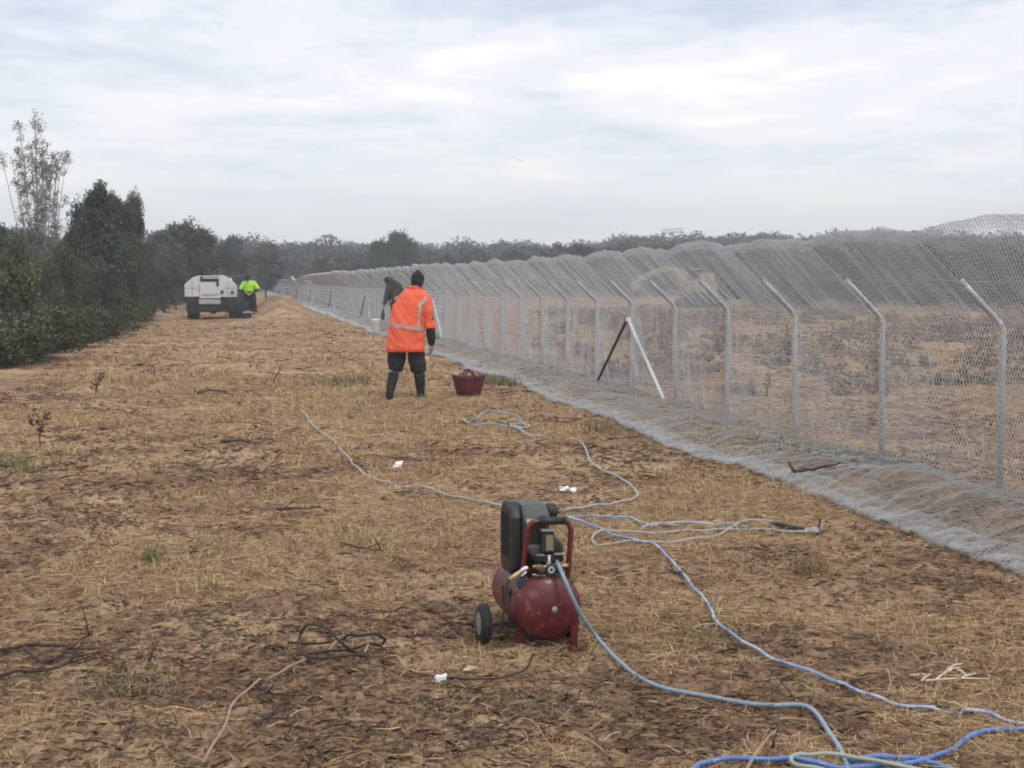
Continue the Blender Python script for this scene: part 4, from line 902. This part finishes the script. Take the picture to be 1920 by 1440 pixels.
for sy_ in (-1, 1):
    yy = sy_ * w_ * .92 * .98
    MB().tube(spline([(-.085, yy, h_ * .84), (-.06, yy * 1.03, h_ * 1.04), (-.03, yy * 1.03, h_ * 1.2), (.03, yy * 1.03, h_ * 1.2), (.06, yy * 1.03, h_ * 1.04), (.085, yy, h_ * .84)], 4), .014, 8).build('handle', M['tub'], tub, True)
# white bucket
bd = 49.5; BK = pd(709, bd); BK.z += .05; BK.x -= .05; bk = empty('bucket', BK, 0, 'white plastic bucket standing on the netting skirt left of the orange worker', 'bucket')
MB().lathe((0, 0, .0), (0, 0, 1), [(0, .135), (.005, .14), (.36, .168), (.37, .176), (.40, .176), (.415, .17), (.41, .16), (.38, .158), (.03, .13)], 24).build('pail', M['white'], bk, True)
MB().tube(spline([(-.175, 0, .37), (-.19, -.05, .30), (-.10, -.18, .24), (0, -.20, .225), (.10, -.18, .24), (.19, -.05, .30), (.175, 0, .37)], 4), .004, 5).build('bail', M['galv'], bk)

# ---------------------------------------------------------------- people
def hand(mb, wrist, d, up, r=1.0, curl=.6, side=1):
    """palm with four curled fingers of different lengths and a thumb leaving the side of the palm"""
    d = Vector(d).normalized(); up = (Vector(up) - d * Vector(up).dot(d)).normalized(); lat = d.cross(up) * side; wrist = Vector(wrist)
    pc = wrist + d * .045 * r
    mb.limb([wrist, wrist + d * .03 * r + lat * .018 * r, wrist + d * .085 * r + lat * .028 * r], [.024 * r, .019 * r, .014 * r]).limb([wrist, wrist + d * .03 * r - lat * .018 * r, wrist + d * .085 * r - lat * .028 * r], [.024 * r, .019 * r, .013 * r]).ball(pc, (.034 * r, .034 * r, .030 * r), seg=10)
    for k, L in enumerate((.072, .080, .074, .058)):
        b0 = wrist + d * .085 * r + lat * (.030 - .020 * k) * r; c_ = curl * (1 + .12 * k)
        p1 = b0 + (d * math.cos(c_ * .5) + up * math.sin(c_ * .5)) * L * .45 * r; p2 = p1 + (d * math.cos(c_ * 1.4) + up * math.sin(c_ * 1.4)) * L * .32 * r; p3 = p2 + (d * math.cos(c_ * 2.2) + up * math.sin(c_ * 2.2)) * L * .23 * r
        mb.limb([b0, p1, p2, p3], [.0105 * r, .0098 * r, .009 * r, .008 * r])
    t0 = wrist + d * .02 * r + lat * .028 * r; t1 = t0 + (d * .7 + lat * .6 + up * .35).normalized() * .038 * r; t2 = t1 + (d * .85 + lat * .1 + up * .5).normalized() * .030 * r
    mb.limb([t0, t1, t2], [.015 * r, .012 * r, .010 * r])
def head(mb, c, fwd, tilt, s=1.0):
    """skull, jaw, nose, ears; fwd is the facing direction in plan, tilt bows the head"""
    f = Vector((fwd[0], fwd[1], 0)).normalized(); rt = Vector((f.y, -f.x, 0)); q = Matrix.Rotation(-tilt, 3, rt); f = q @ f; u = q @ Vector((0, 0, 1)); c = Vector(c)
    Mx = Matrix((rt, f, u)).transposed(); e = Mx.to_euler()
    P = lambda x, y, z: c + (rt * x + f * y + u * z) * s
    mb.ball(P(0, -.012, .025), (.076 * s, .095 * s, .090 * s), e).ball(P(0, .018, -.035), (.060 * s, .072 * s, .075 * s), e).ball(P(0, .055, -.085), (.030 * s, .026 * s, .022 * s), e)
    mb.ball(P(0, .090, -.020), (.013 * s, .020 * s, .022 * s), e).ball(P(0, .082, .012), (.045 * s, .014 * s, .010 * s), e)
    mb.ball(P(0, .080, -.055), (.024 * s, .010 * s, .006 * s), e).ball(P(0, .080, -.066), (.021 * s, .010 * s, .007 * s), e)
    for sx_ in (-1, 1):
        mb.ball(P(sx_ * .077, -.005, -.01), (.009 * s, .018 * s, .030 * s), e).ball(P(sx_ * .040, .066, -.025), (.020 * s, .015 * s, .015 * s), e)
    return P, e, (rt, f, u)
def eyes(P, s, parent):
    b_ = MB()
    for sx_ in (-1, 1): b_.ball(P(sx_ * .030, .083, .0), .0095 * s, seg=8)
    b_.build('eyes', M['glass'], parent, True)
# -- worker in orange, walking away, seen from behind
OP = at(762, 749); ow = empty('person', OP, 0, 'worker in orange high visibility shirt, black shorts and gaiters, walking away from the camera', 'person')
mb = MB(); P, e, ax = head(mb, (.158, .12, 1.640), (.15, 1, 0), .30, 1.08)
mb.limb([(.15, .09, 1.60), (.115, .04, 1.48)], [.058, .066])
mb.loft([((0, 0, .84), .165, .12), ((.005, 0, .95), .185, .135), ((.015, .0, 1.08), .185, .13), ((.05, .02, 1.25), .20, .13), ((.08, .03, 1.38), .20, .12), ((.10, .04, 1.47), .12, .085), ((.11, .045, 1.52), .06, .06)])
mb.limb([(.08, .03, 1.42), (.265, .01, 1.405), (.325, .0, 1.12), (.345, .035, .87), (.345, .07, .765)], [.075, .068, .052, .040, .030])
mb.limb([(.08, .03, 1.42), (-.105, .03, 1.375), (-.165, .10, 1.12), (-.09, .30, 1.03), (-.04, .36, 1.02)], [.075, .066, .052, .038, .030])
mb.limb([(-.10, .0, .90), (-.155, .055, .49), (-.175, .02, .36), (-.225, -.13, .10)], [.108, .068, .066, .043])
mb.limb([(.10, .0, .90), (.165, .07, .49), (.178, .07, .36), (.195, .085, .10)], [.108, .068, .066, .043])
hand(mb, (.345, .075, .76), (.05, .18, -1), (-1, .3, 0), 1.05, .75, side=-1); hand(mb, (-.04, .36, 1.02), (.8, .5, -.1), (0, -1, 0), 1.0, .8)
body = mb.fuse('body', M['skin'], ow, .007, 5)
mb = MB(); mb.ball(P(0, -.014, .030), (.098, .116, .106), e).ball(P(0, -.035, -.02), (.092, .090, .095), e).ball(P(0, -.03, .125), (.035, .035, .022), e)
mb.ball(P(0, -.03, -.085), (.075, .068, .06), e); mb.fuse('knit_cap', M['hair'], ow, .010, 4, .006, 22)
# black undershirt sleeves and collar
mb = MB().limb([(.265, .01, 1.36), (.327, .0, 1.12), (.345, .035, .87), (.347, .065, .785)], [.060, .062, .068, .048])
mb.limb([(-.105, .03, 1.36), (-.168, .10, 1.12), (-.095, .29, 1.03)], [.07, .062, .05]); mb.fuse('undershirt', M['blackcloth'], ow, .010, 4, .008, 14)
mb = MB(); mb.loft([((-.015, .0, .670), .262, .190), ((-.012, .0, .80), .260, .192), ((-.008, .0, .95), .250, .188), ((.005, .0, 1.08), .240, .182), ((.03, .01, 1.22), .236, .172), ((.055, .02, 1.33), .232, .158), ((.085, .03, 1.44), .195, .135), ((.110, .05, 1.515), .115, .108), ((.122, .06, 1.555), .088, .088)])
mb.limb([(.09, .03, 1.43), (.245, .015, 1.39), (.300, .005, 1.20), (.325, .0, 1.05)], [.095, .098, .088, .080]); mb.tube([(.30, .005, 1.20), (.328, .0, 1.0)], [.080, .078], 14)
mb.limb([(.09, .03, 1.43), (-.09, .03, 1.37), (-.150, .08, 1.17)], [.085, .082, .078]); mb.tube([(-.13, .06, 1.22), (-.165, .11, 1.10)], [.078, .076], 14)
mb.tube([(.327, 0, 1.03), (.329, 0, .985)], [.079, .083], 14)
shirt = mb.fuse('orange_shirt', M['orange'], ow, .012, 6, .040, 6.5, 3)
def band(name, rings, width, parent, m='reflect', off=.006):
    """a strip of tape following a closed or open 3-D polyline, given as (point, outward normal, along-width direction)"""
    vs = []; n = len(rings)
    for (p, nn, wd) in rings:
        p = Vector(p); nn = Vector(nn).normalized(); wd = Vector(wd).normalized()
        vs += [p + nn * off + wd * width / 2, p + nn * off - wd * width / 2, p - nn * .004 - wd * width / 2, p - nn * .004 + wd * width / 2]
    fs = []
    for i in range(n - 1):
        for k in range(4): fs.append((i * 4 + k, i * 4 + (k + 1) % 4, i * 4 + 4 + (k + 1) % 4, i * 4 + 4 + k))
    fs += [(0, 1, 2, 3), tuple((n - 1) * 4 + k for k in (3, 2, 1, 0))]
    return MB().raw(vs, fs).build(name, M[m], parent)
bpy.context.view_layer.update()
from mathutils.bvhtree import BVHTree
def wrap(o, pts, centre_f, width, name, m='reflect', wd=(0, 0, 1), off=.007):
    bm_ = BVHTree.FromPolygons([v.co for v in o.data.vertices], [p.vertices for p in o.data.polygons]); rs = []
    for p in pts:
        hit = bm_.find_nearest(Vector(p)); nn = hit[1]; rs.append((hit[0], nn, wd))
    return band(name, rs, width, o, m, off)
ring = [(.005 + .30 * math.cos(a), .22 * math.sin(a), 1.005 - .035 * (math.cos(a)) + .02) for a in np.linspace(R(150), R(390), 40)]
wrap(shirt, [(.0 + .26 * math.cos(a), .19 * math.sin(a), 1.015 - .045 * math.cos(a)) for a in np.linspace(R(-200), R(20), 44)], None, .052, 'reflective_waistband')
wrap(shirt, [(.205 + .01 * k / 20, -.17, 1.03 + (1.30 - 1.03) * k / 20) for k in range(21)], None, .045, 'reflective_brace', wd=(1, 0, 0))
wrap(shirt, [(.185 + .135 * k / 16, -.16 + .02 * k / 16, 1.29 + .155 * k / 16) for k in range(17)], None, .055, 'reflective_shoulder_tape', wd=(-.65, 0, .75))
wrap(shirt, [(-.012 + .27 * math.cos(a), .20 * math.sin(a), .695) for a in np.linspace(R(-190), R(170), 48)], None, .022, 'hem_seam', m='orange_dark', off=.004)
wrap(shirt, [(.115 + .10 * math.cos(a), .05 + .10 * math.sin(a), 1.535) for a in np.linspace(R(-190), R(10), 20)], None, .030, 'collar', m='orange_dark', off=.008)
# shorts
mb = MB(); mb.loft([((0, 0, .99), .20, .145), ((0, 0, .90), .225, .150), ((0, .005, .80), .240, .155), ((.005, .01, .71), .245, .15)])
mb.tube([(-.115, .01, .80), (-.135, .03, .62), (-.158, .045, .40)], [.125, .122, .110], 16).tube([(.12, .01, .80), (.145, .035, .62), (.165, .06, .385)], [.125, .120, .105], 16)
mb.fuse('shorts', M['blackcloth'], ow, .012, 5, .035, 7, 5)
for sx_, pts in ((-1, [(-.172, .03, .385), (-.19, -.02, .27), (-.222, -.125, .10)]), (1, [(.176, .072, .355), (.185, .078, .25), (.195, .085, .09)])):
    gt = MB().limb(pts, [.076, .076, .056]).fuse('gaiter', M['blackcloth'], ow, .009, 4, .008, 12, 6)
    a_ = Vector(pts[0]); b_ = Vector(pts[1]); d_ = (b_ - a_).normalized()
    o = MB().tube([a_ - d_ * .012, a_ + d_ * .03], [.080, .080], 18).build('cuff', M['greyband'] if sx_ < 0 else M['dark_steel'], gt, True)
    an = Vector(pts[2]); mbb = MB().limb([an, an + Vector((0, -.015 if sx_ < 0 else 0, -.045)), an + Vector((0, .10, -.075 if sx_ < 0 else -.06)), an + Vector((-.01 * sx_, .17, -.085 if sx_ < 0 else -.062))], [.055, .054, .046, .034])
    mbb.fuse('boot', M['blackcloth'], ow, .009, 4)
# -- dark clothed worker bending beyond the orange worker
DP = pd(738, 49.5); dw = empty('person', DP, 0, 'worker in drab dark clothes stooping toward the fence beyond the orange worker', 'person')
mb = MB(); P, e, ax = head(mb, (-.16, -.02, 1.50), (-.75, .3, 0), .9, 1.0)
mb.limb([(-.09, 0, 1.47), (-.02, 0, 1.42)], [.06, .07]).loft([((.10, 0, .84), .17, .13), ((.10, 0, .95), .18, .14), ((.09, 0, 1.10), .17, .13), ((.04, 0, 1.28), .20, .14), ((.0, 0, 1.40), .17, .12), ((-.03, 0, 1.46), .08, .08)])
mb.limb([(.0, 0, 1.38), (-.17, -.08, 1.28), (-.20, -.16, 1.0), (-.28, -.20, .74)], [.07, .065, .05, .034]).limb([(.0, 0, 1.38), (.14, -.05, 1.34), (.10, -.22, 1.06), (-.06, -.30, .86)], [.07, .065, .05, .034])
mb.limb([(.02, 0, .88), (.0, -.03, .48), (.0, .02, .10), (-.05, -.12, .05)], [.10, .068, .045, .04]).limb([(.19, 0, .88), (.21, .02, .48), (.20, .06, .10), (.17, -.08, .05)], [.10, .068, .045, .04])
hand(mb, (-.28, -.20, .74), (-.2, -.1, -1), (1, 0, 0), 1.0, .9); hand(mb, (-.06, -.30, .86), (-.6, -.3, -.7), (1, 0, 0), 1.0, .9, -1)
mb.fuse('body', M['skin'], dw, .009, 4)
mb = MB(); mb.ball(P(0, -.012, .035), (.105, .12, .11), e).ball(P(0, -.06, -.05), (.11, .10, .10), e).fuse('hood', M['camo'], dw, .012, 4)
mb = MB().loft([((.10, 0, .76), .25, .18), ((.10, 0, .95), .25, .185), ((.09, 0, 1.10), .25, .185), ((.04, 0, 1.28), .26, .185), ((-.02, 0, 1.42), .23, .16), ((-.08, 0, 1.52), .14, .13)])
mb.limb([(.0, 0, 1.37), (-.16, -.07, 1.28), (-.20, -.16, 1.0), (-.26, -.19, .80)], [.10, .10, .085, .06]).limb([(.0, 0, 1.37), (.14, -.05, 1.34), (.10, -.22, 1.06), (-.03, -.29, .89)], [.09, .085, .07, .05])
mb.fuse('jacket', M['camo'], dw, .014, 5, .02, 7, 8)
mb = MB().loft([((.10, 0, .98), .19, .15), ((.10, 0, .84), .20, .15), ((.10, 0, .76), .19, .14)]).limb([(.03, 0, .84), (.0, -.03, .48), (.0, .02, .10)], [.115, .088, .07]).limb([(.18, 0, .84), (.21, .02, .48), (.20, .06, .10)], [.115, .088, .07]); mb.fuse('trousers', M['navy'], dw, .014, 4, .015, 8)
MB().limb([(.0, .02, .07), (-.03, -.10, .045)], [.055, .045]).limb([(.20, .06, .07), (.18, -.06, .045)], [.055, .045]).fuse('boots', M['blackcloth'], dw, .012, 3)
scr = empty('mesh_bag', dw.location + Vector((-.31, -.22, .42)), 0, 'small brown bag hanging from the hand of the stooping dark clothed worker', 'bag')
MB().ball((0, 0, 0), (.07, .06, .12)).ball((.01, 0, .13), (.04, .035, .08)).limb([(0, 0, .17), (.02, .01, .24)], [.015, .012]).fuse('bag_body', M['camo'], scr, .012, 3, .012, 12)
# -- worker in lime by the truck, facing the camera, looking down
YP = pd(468, 67.0); yw = empty('person', YP, 0, 'worker in lime yellow shirt and dark trousers standing beside the white truck, looking down', 'person')
mb = MB(); P, e, ax = head(mb, (-.03, -.15, 1.55), (-.1, -1, 0), .75, 1.12)
mb.limb([(-.02, -.06, 1.50), (0, 0, 1.42)], [.058, .07]).loft([((0, 0, .84), .165, .13), ((0, 0, .95), .18, .14), ((0, 0, 1.10), .19, .14), ((0, -.02, 1.26), .205, .14), ((0, -.02, 1.37), .20, .12), ((0, -.02, 1.44), .09, .08)])
mb.limb([(0, -.02, 1.38), (-.21, -.03, 1.34), (-.34, -.10, 1.08), (-.13, -.33, .98)], [.075, .066, .05, .034]).limb([(0, -.02, 1.38), (.22, -.03, 1.36), (.38, -.08, 1.10), (.20, -.33, .98)], [.075, .066, .05, .034])
mb.limb([(-.10, 0, .90), (-.13, -.06, .48), (-.12, .0, .10), (-.13, -.14, .05)], [.105, .07, .045, .04]).limb([(.10, 0, .90), (.20, -.06, .48), (.24, .02, .10), (.25, -.12, .05)], [.105, .07, .045, .04])
hand(mb, (-.13, -.33, .98), (.8, -.4, -.3), (0, 1, -.3), 1, .8); hand(mb, (.20, -.33, .98), (-.8, -.4, -.3), (0, 1, -.3), 1, .8, -1)
yb = mb.fuse('body', M['skin'], yw, .009, 4); eyes(P, 1.0, yw)
mb = MB(); mb.ball(P(0, -.016, .040), (.098, .116, .095), e).ball(P(0, .10, .045), (.07, .06, .012), e).ball(P(0, -.05, -.02), (.090, .08, .09), e); mb.fuse('cap', M['hair'], yw, .011, 3)
mb = MB().loft([((0, -.02, 1.02), .225, .18), ((0, -.02, 1.14), .225, .175), ((0, -.03, 1.28), .235, .17), ((0, -.03, 1.38), .225, .14), ((0, -.03, 1.46), .10, .10)])
mb.limb([(0, -.03, 1.38), (-.21, -.03, 1.35), (-.32, -.09, 1.14)], [.09, .095, .09]).limb([(0, -.03, 1.38), (.22, -.03, 1.37), (.36, -.08, 1.16)], [.09, .095, .09]); mb.fuse('lime_shirt', M['lime'], yw, .013, 5, .018, 8, 2)
mb = MB().prism([(-.27, 1.02), (-.16, .96), (-.02, .86), (.05, .85), (.20, .98), (.24, 1.05), (.17, 1.03), (.04, .93), (-.12, .99)], -.20, -.16, 'y'); mb.fuse('shirt_hem', M['lime_pale'], yw, .012, 3)
mb = MB().limb([(-.32, -.09, 1.14), (-.34, -.10, 1.07), (-.16, -.31, .985)], [.06, .062, .048]).limb([(.36, -.08, 1.16), (.38, -.08, 1.09), (.22, -.31, .985)], [.06, .062, .048]); mb.fuse('undershirt', M['blackcloth'], yw, .012, 3)
mb = MB().loft([((0, 0, 1.04), .20, .16), ((0, 0, .90), .22, .165), ((0, 0, .78), .22, .15)]).limb([(-.10, 0, .84), (-.13, -.06, .48), (-.12, .0, .10)], [.16, .125, .09]).limb([(.13, 0, .84), (.20, -.06, .48), (.24, .02, .10)], [.16, .125, .09]); mb.fuse('trousers', M['navy'], yw, .014, 4, .015, 8)
MB().limb([(-.12, 0, .07), (-.13, -.13, .045)], [.055, .045]).limb([(.24, .02, .07), (.25, -.11, .045)], [.055, .045]).fuse('boots', M['blackcloth'], yw, .012, 3)
gb = empty('tool_box', pd(464, 65.6), .1, 'black tool box with a pale lid on the ground at the lime shirted worker feet', 'tool box')
MB().box((0, 0, .12), (.36, .24, .22), None, .02).build('case', M['black'], gb); MB().box((0, 0, .25), (.40, .26, .035), None, .01).tube(spline([(-.08, 0, .26), (-.07, 0, .31), (.07, 0, .31), (.08, 0, .26)], 3), .01, 5).build('lid', M['galv'], gb)
gr = empty('duffel_bag', pd(454, 66.4), .2, 'big dark bag slumped between the white truck and the lime shirted worker', 'bag')
MB().ball((0, 0, .34), (.26, .22, .34)).ball((.1, 0, .52), (.20, .17, .24)).fuse('bag_body', M['navy'], gr, .02, 5, .04, 4)
MB().tube(spline([(-.1, -.18, .55), (-.06, -.22, .72), (.08, -.22, .74), (.12, -.16, .6)], 4), .015, 6).build('strap', M['blackcloth'], gr)

# ---------------------------------------------------------------- white truck seen from behind
td = 67.0; T0 = pd(397, td); tr = empty('truck', (T0.x, T0.y + .0, gh(T0.x, T0.y)), R(10), 'white truck seen from behind with chamfered service body, parked by the left scrub', 'truck')
s_ = td / F; X_ = lambda px: (px - 397) * s_; Z_ = lambda py: (598 - py) * s_
out = [(X_(348), Z_(556)), (X_(348), Z_(533)), (X_(364), Z_(519.5)), (X_(373), Z_(517)), (X_(420), Z_(516)), (X_(431), Z_(521)), (X_(445), Z_(535.5)), (X_(445), Z_(557))]
MB().prism(out, .03, 1.9, 'y').build('service_body', M['truck_white'], tr, bev=.02)
MB().prism([(X_(376.5), Z_(529)), (X_(406), Z_(529)), (X_(406), Z_(538)), (X_(412), Z_(538)), (X_(414), Z_(559)), (X_(376), Z_(559))], -.02, .03, 'y').build('tailgate', M['truck_white'], tr, bev=.006)
MB().box(((X_(377) + X_(411)) / 2, .02, Z_(523)), (X_(411) - X_(377), .05, Z_(518.5) - Z_(528)), None).box(((X_(407) + X_(411)) / 2, .02, Z_(532)), (X_(411) - X_(407), .06, Z_(527) - Z_(536.5))).build('load_opening', M['glass'], tr)
MB().box((X_(396), -.01, Z_(521)), (X_(411) - X_(382), .05, .05), None, .01).build('rack_bar', M['truck_white'], tr)
MB().box((X_(375.5), -.01, Z_(540)), (.03, .03, .28), None, .008).box((X_(375.5), -.025, Z_(540)), (.015, .04, .2)).build('latch', M['galv'], tr)
for px_, py_ in ((417, 547), (435.5, 548)): MB().lathe((X_(px_), .0, Z_(py_)), (0, -1, 0), [(-.04, .07), (.02, .07), (.025, .05)], 12).build('tail_lamp', M['dark_steel'], tr)
pl_ = MB().box(((X_(374) + X_(414)) / 2, -.02, (Z_(561) + Z_(570)) / 2), (X_(414) - X_(374), .05, Z_(561) - Z_(570)), None, .008).build('light_board', M['galv'], tr)
MB().box((X_(394), -.05, Z_(565.5)), (.30, .012, .10)).build('number_plate', M['galv'], pl_)
MB().box((X_(396), .95, Z_(573)), (X_(440) - X_(354), 1.8, .5), None, .02).box((X_(358), .10, Z_(562)), (.5, .2, .22), None, .02).box((X_(433), .10, Z_(566)), (.48, .2, .4), None, .02).build('chassis', M['truck_dark'], tr)
MB().box((X_(396), .06, Z_(577)), (.9, .1, .22), None, .02).tube([(X_(372), .4, .36), (X_(430), .4, .36)], .07, 8).ball((X_(400), .4, .36), .16).build('rear_axle', M['truck_dark'], tr)
for k, (px_, yy) in enumerate(((364, .42), (441, .42), (364, 3.3), (441, 3.3))):
    w_ = empty('wheel', (X_(px_), yy, .38), 0, None, None); w_.parent = tr; hw = .25 if yy < 1 else .13
    MB().lathe((-hw, 0, 0), (1, 0, 0), [(0, .24), (.01, .34), (.04, .38), (2 * hw - .04, .38), (2 * hw - .01, .34), (2 * hw, .24)], 28).build('tyre', M['rubber'], w_, True)
    MB().lathe((-hw - .01, 0, 0), (1, 0, 0), [(0, .06), (.01, .22), (2 * hw + .01, .22), (2 * hw + .02, .06)], 18).build('rim', M['galv'], w_)
for px_ in (361, 440): MB().box((X_(px_), .02, Z_(578)), (.42, .02, .28)).build('mud_flap', M['rubber'], tr)
cab = MB().prism([(1.95, .55), (1.95, 1.35), (2.1, 1.72), (3.0, 1.72), (3.5, 1.15), (4.2, 1.05), (4.3, .55)], X_(358), X_(436), 'x').build('cab', M['truck_white'], tr, bev=.05)
MB().box((X_(397), 1.99, 1.48), (1.3, .04, .3), (.35, 0, 0)).box((X_(358) - .005, 2.6, 1.38), (.02, .8, .3)).box((X_(436) + .005, 2.6, 1.38), (.02, .8, .3)).build('window', M['glass'], cab)
sm_ = MB()
for px_ in (362, 427): sm_.box((X_(px_), .028, Z_(541)), (.012, .012, Z_(528) - Z_(555)))
sm_.box((X_(360), .028, Z_(540)), (.55, .012, .012)).box((X_(431), .028, Z_(540)), (.5, .012, .012)).build('panel_seam', M['truck_dark'], tr)
MB().tube([(X_(380), -.05, Z_(551)), (X_(396), -.07, Z_(551)), (X_(410), -.05, Z_(551))], .018, 6).build('grab_bar', M['galv'], tr)
MB().tube([(X_(440), .3, Z_(521)), (X_(443), .3, Z_(505))], .008, 5).build('aerial', M['dark_steel'], tr)
MB().box((X_(396), -.12, Z_(584)), (.12, .3, .08), None, .01).ball((X_(396), -.28, Z_(582)), .04).build('tow_hitch', M['dark_steel'], tr)
# dark green utility vehicle beyond the truck
v0 = pd(452, 72.0); uv = empty('utility_vehicle', (v0.x, v0.y, gh(v0.x, v0.y)), R(10), 'dark green utility vehicle parked beyond the white truck, mostly hidden', 'utility vehicle')
MB().prism([(0, .45), (0, 1.25), (.1, 1.75), (1.9, 1.75), (2.4, 1.15), (3.3, 1.05), (3.4, .45)], -.55, .55, 'x').build('body', M['green_paint'], uv, bev=.05)
MB().box((0, .04, 1.5), (.9, .03, .34), (-.15, 0, 0)).build('rear_window', M['glass'], uv)
MB().box((0, 1.0, 1.775), (1.0, 1.7, .04), None, .01).build('roof_rack', M['dark_steel'], uv)
for xx in (-.46, .46):
    MB().box((xx, -.01, 1.0), (.12, .03, .25), None, .01).build('tail_lamp', M['black'], uv)
    for yy in (.6, 2.7):
        MB().lathe((xx - .12, yy, .36), (1, 0, 0), [(0, .2), (.01, .32), (.04, .36), (.2, .36), (.23, .32), (.24, .2)], 24).build('wheel', M['rubber'], uv, True)
# ---------------------------------------------------------------- yellow excavator beyond the paddock
ed = 96.0; E0 = pd(1310, ed); ex = empty('excavator', (E0.x, E0.y, gh(E0.x, E0.y)), 0, 'sandy yellow excavator with lowered boom, seen through the fence netting', 'excavator')
s_ = ed / F; X_ = lambda px: (px - 1310) * s_; Z_ = lambda py: CAM_H + (525 - py) * s_
for yy in (-.9, .9):
    MB().prism([(-1.35, .12), (-1.2, 0), (1.2, 0), (1.35, .12), (1.35, .45), (1.15, .6), (-1.15, .6), (-1.35, .45)], yy - .22, yy + .22, 'y').build('track', M['rubber'], ex, bev=.03)
MB().box((0, 0, .75), (1.5, 1.9, .35), None, .03).build('turntable', M['truck_dark'], ex)
MB().prism([(-.75, .92), (.95, .92), (1.0, 1.25), (X_(1335), Z_(524)), (X_(1335), Z_(513)), (X_(1318), Z_(511.5)), (.2, Z_(514)), (-.75, 1.5)], -.95, .95, 'y').build('engine_body', M['excavator'], ex, bev=.05)
cabx = MB().box(((X_(1293) + X_(1309)) / 2, -.5, (.95 + Z_(505)) / 2), (X_(1309) - X_(1293), .95, Z_(505) - .95), None, .05).build('cab', M['glass'], ex)
MB().box(((X_(1293) + X_(1309)) / 2, -.5, Z_(504.4)), (X_(1310) - X_(1291), 1.0, .07), None, .02).build('cab_roof', M['galv'], cabx)
bo = MB().prism([(X_(1290), 1.1), (X_(1287), Z_(512)), (X_(1268), Z_(501)), (X_(1246), Z_(500)), (X_(1240), Z_(505)), (X_(1262), Z_(509)), (X_(1280), 1.2)], -.2, .2, 'y').build('boom', M['excavator'], ex, bev=.03)
MB().prism([(X_(1250), Z_(498)), (X_(1220), Z_(508)), (X_(1196), Z_(520)), (X_(1192), Z_(528)), (X_(1200), Z_(530)), (X_(1222), Z_(517)), (X_(1250), Z_(508))], -.15, .15, 'y').build('dipper_arm', M['excavator'], bo, bev=.02)
MB().prism([(X_(1200), Z_(526)), (X_(1190), Z_(525)), (X_(1182), Z_(531)), (X_(1181), Z_(541)), (X_(1190), Z_(546)), (X_(1200), Z_(538))], -.45, .45, 'y').build('bucket', M['excavator'], ex, bev=.03)
MB().tube([(X_(1286), 0, 1.2), (X_(1262), 0, Z_(508))], .06, 8).build('hydraulic_ram', M['galv'], bo)
# tower crane on the horizon and a distant bird
cd = 480.0; cr = empty('tower_crane', ((1258 - 960) / F * cd, cd, 0), 0, 'faint thin crane jib above the woodland on the horizon, right of centre', 'crane')
s_ = cd / F; zt = zat(434.5, cd); x0 = (1238 - 1258) * s_; x1 = (1280 - 1258) * s_
def lattice(b_, a, c, w, n):
    a = Vector(a); c = Vector(c); d = c - a; o1 = Vector((0, w / 2, -w / 2)) if abs(d.x) > abs(d.z) else Vector((w / 2, w / 2, 0)); o2 = Vector((0, -w / 2, -w / 2)) if abs(d.x) > abs(d.z) else Vector((-w / 2, w / 2, 0)); o3 = Vector((0, 0, w / 2)) if abs(d.x) > abs(d.z) else Vector((0, -w / 2, 0))
    for o_ in (o1, o2, o3): b_.tube([a + o_, c + o_], .09, 4)
    for k in range(n):
        p = a + d * k / n; q = a + d * (k + 1) / n
        for u_, v_ in ((o1, o2), (o2, o3), (o3, o1)): b_.tube([p + u_, q + v_], .05, 3)
b_ = MB(); lattice(b_, (0, 0, 0), (0, 0, zt - .6), 1.5, 16); b_.build('mast', M['crane'], cr)
b_ = MB(); lattice(b_, (x0, 0, zt), (x1, 0, zt + .5), 1.2, 12); b_.build('jib', M['crane'], cr)
MB().box((0, 0, zt - .6), (1.2, 1.2, 1.0), None, .1).build('operator_cab', M['crane'], cr); MB().box((x0 + .8, 0, zt - .55), (1.0, .9, .8), None, .1).build('counterweight', M['crane'], cr)
bd_ = 260.0; bird = empty('bird', ((974.5 - 960) / F * bd_, bd_, zat(301, bd_)), 0, 'tiny grey bird gliding in the sky above centre', 'bird')
MB().ball((0, 0, 0), (.14, .05, .045)).ball((.15, 0, .02), .035).prism([(-.12, -.01), (-.25, -.05), (-.25, .05), (-.12, .01)], -.01, .01, 'z').prism([(-.06, .03), (.06, .03), (.0, .42), (-.08, .50), (-.10, .44)], .02, .035, 'z').prism([(-.06, -.03), (.06, -.03), (.0, -.42), (-.08, -.50), (-.10, -.44)], .02, .035, 'z').fuse('body', M['crane'], bird, .015, 2)
bird.rotation_euler = (.5, -.1, R(60)); bird.scale = (1.5, 1.5, 1.5)

# ---------------------------------------------------------------- haze
hm = bpy.data.materials.new('haze'); hm.use_nodes = True; t = hm.node_tree; t.nodes.clear()
pv = N(t, 'ShaderNodeVolumePrincipled'); pv.inputs['Color'].default_value = (.93, .96, 1.0, 1); pv.inputs['Density'].default_value = HAZE = .0016
pv.inputs['Anisotropy'].default_value = .55; mo = N(t, 'ShaderNodeOutputMaterial'); ln(t, pv.outputs[0], mo.inputs['Volume'])
hz = MB().box((0, 0, 12.4), (1340, 1340, 27)).build('haze', hm); set_props(hz, kind='stuff')
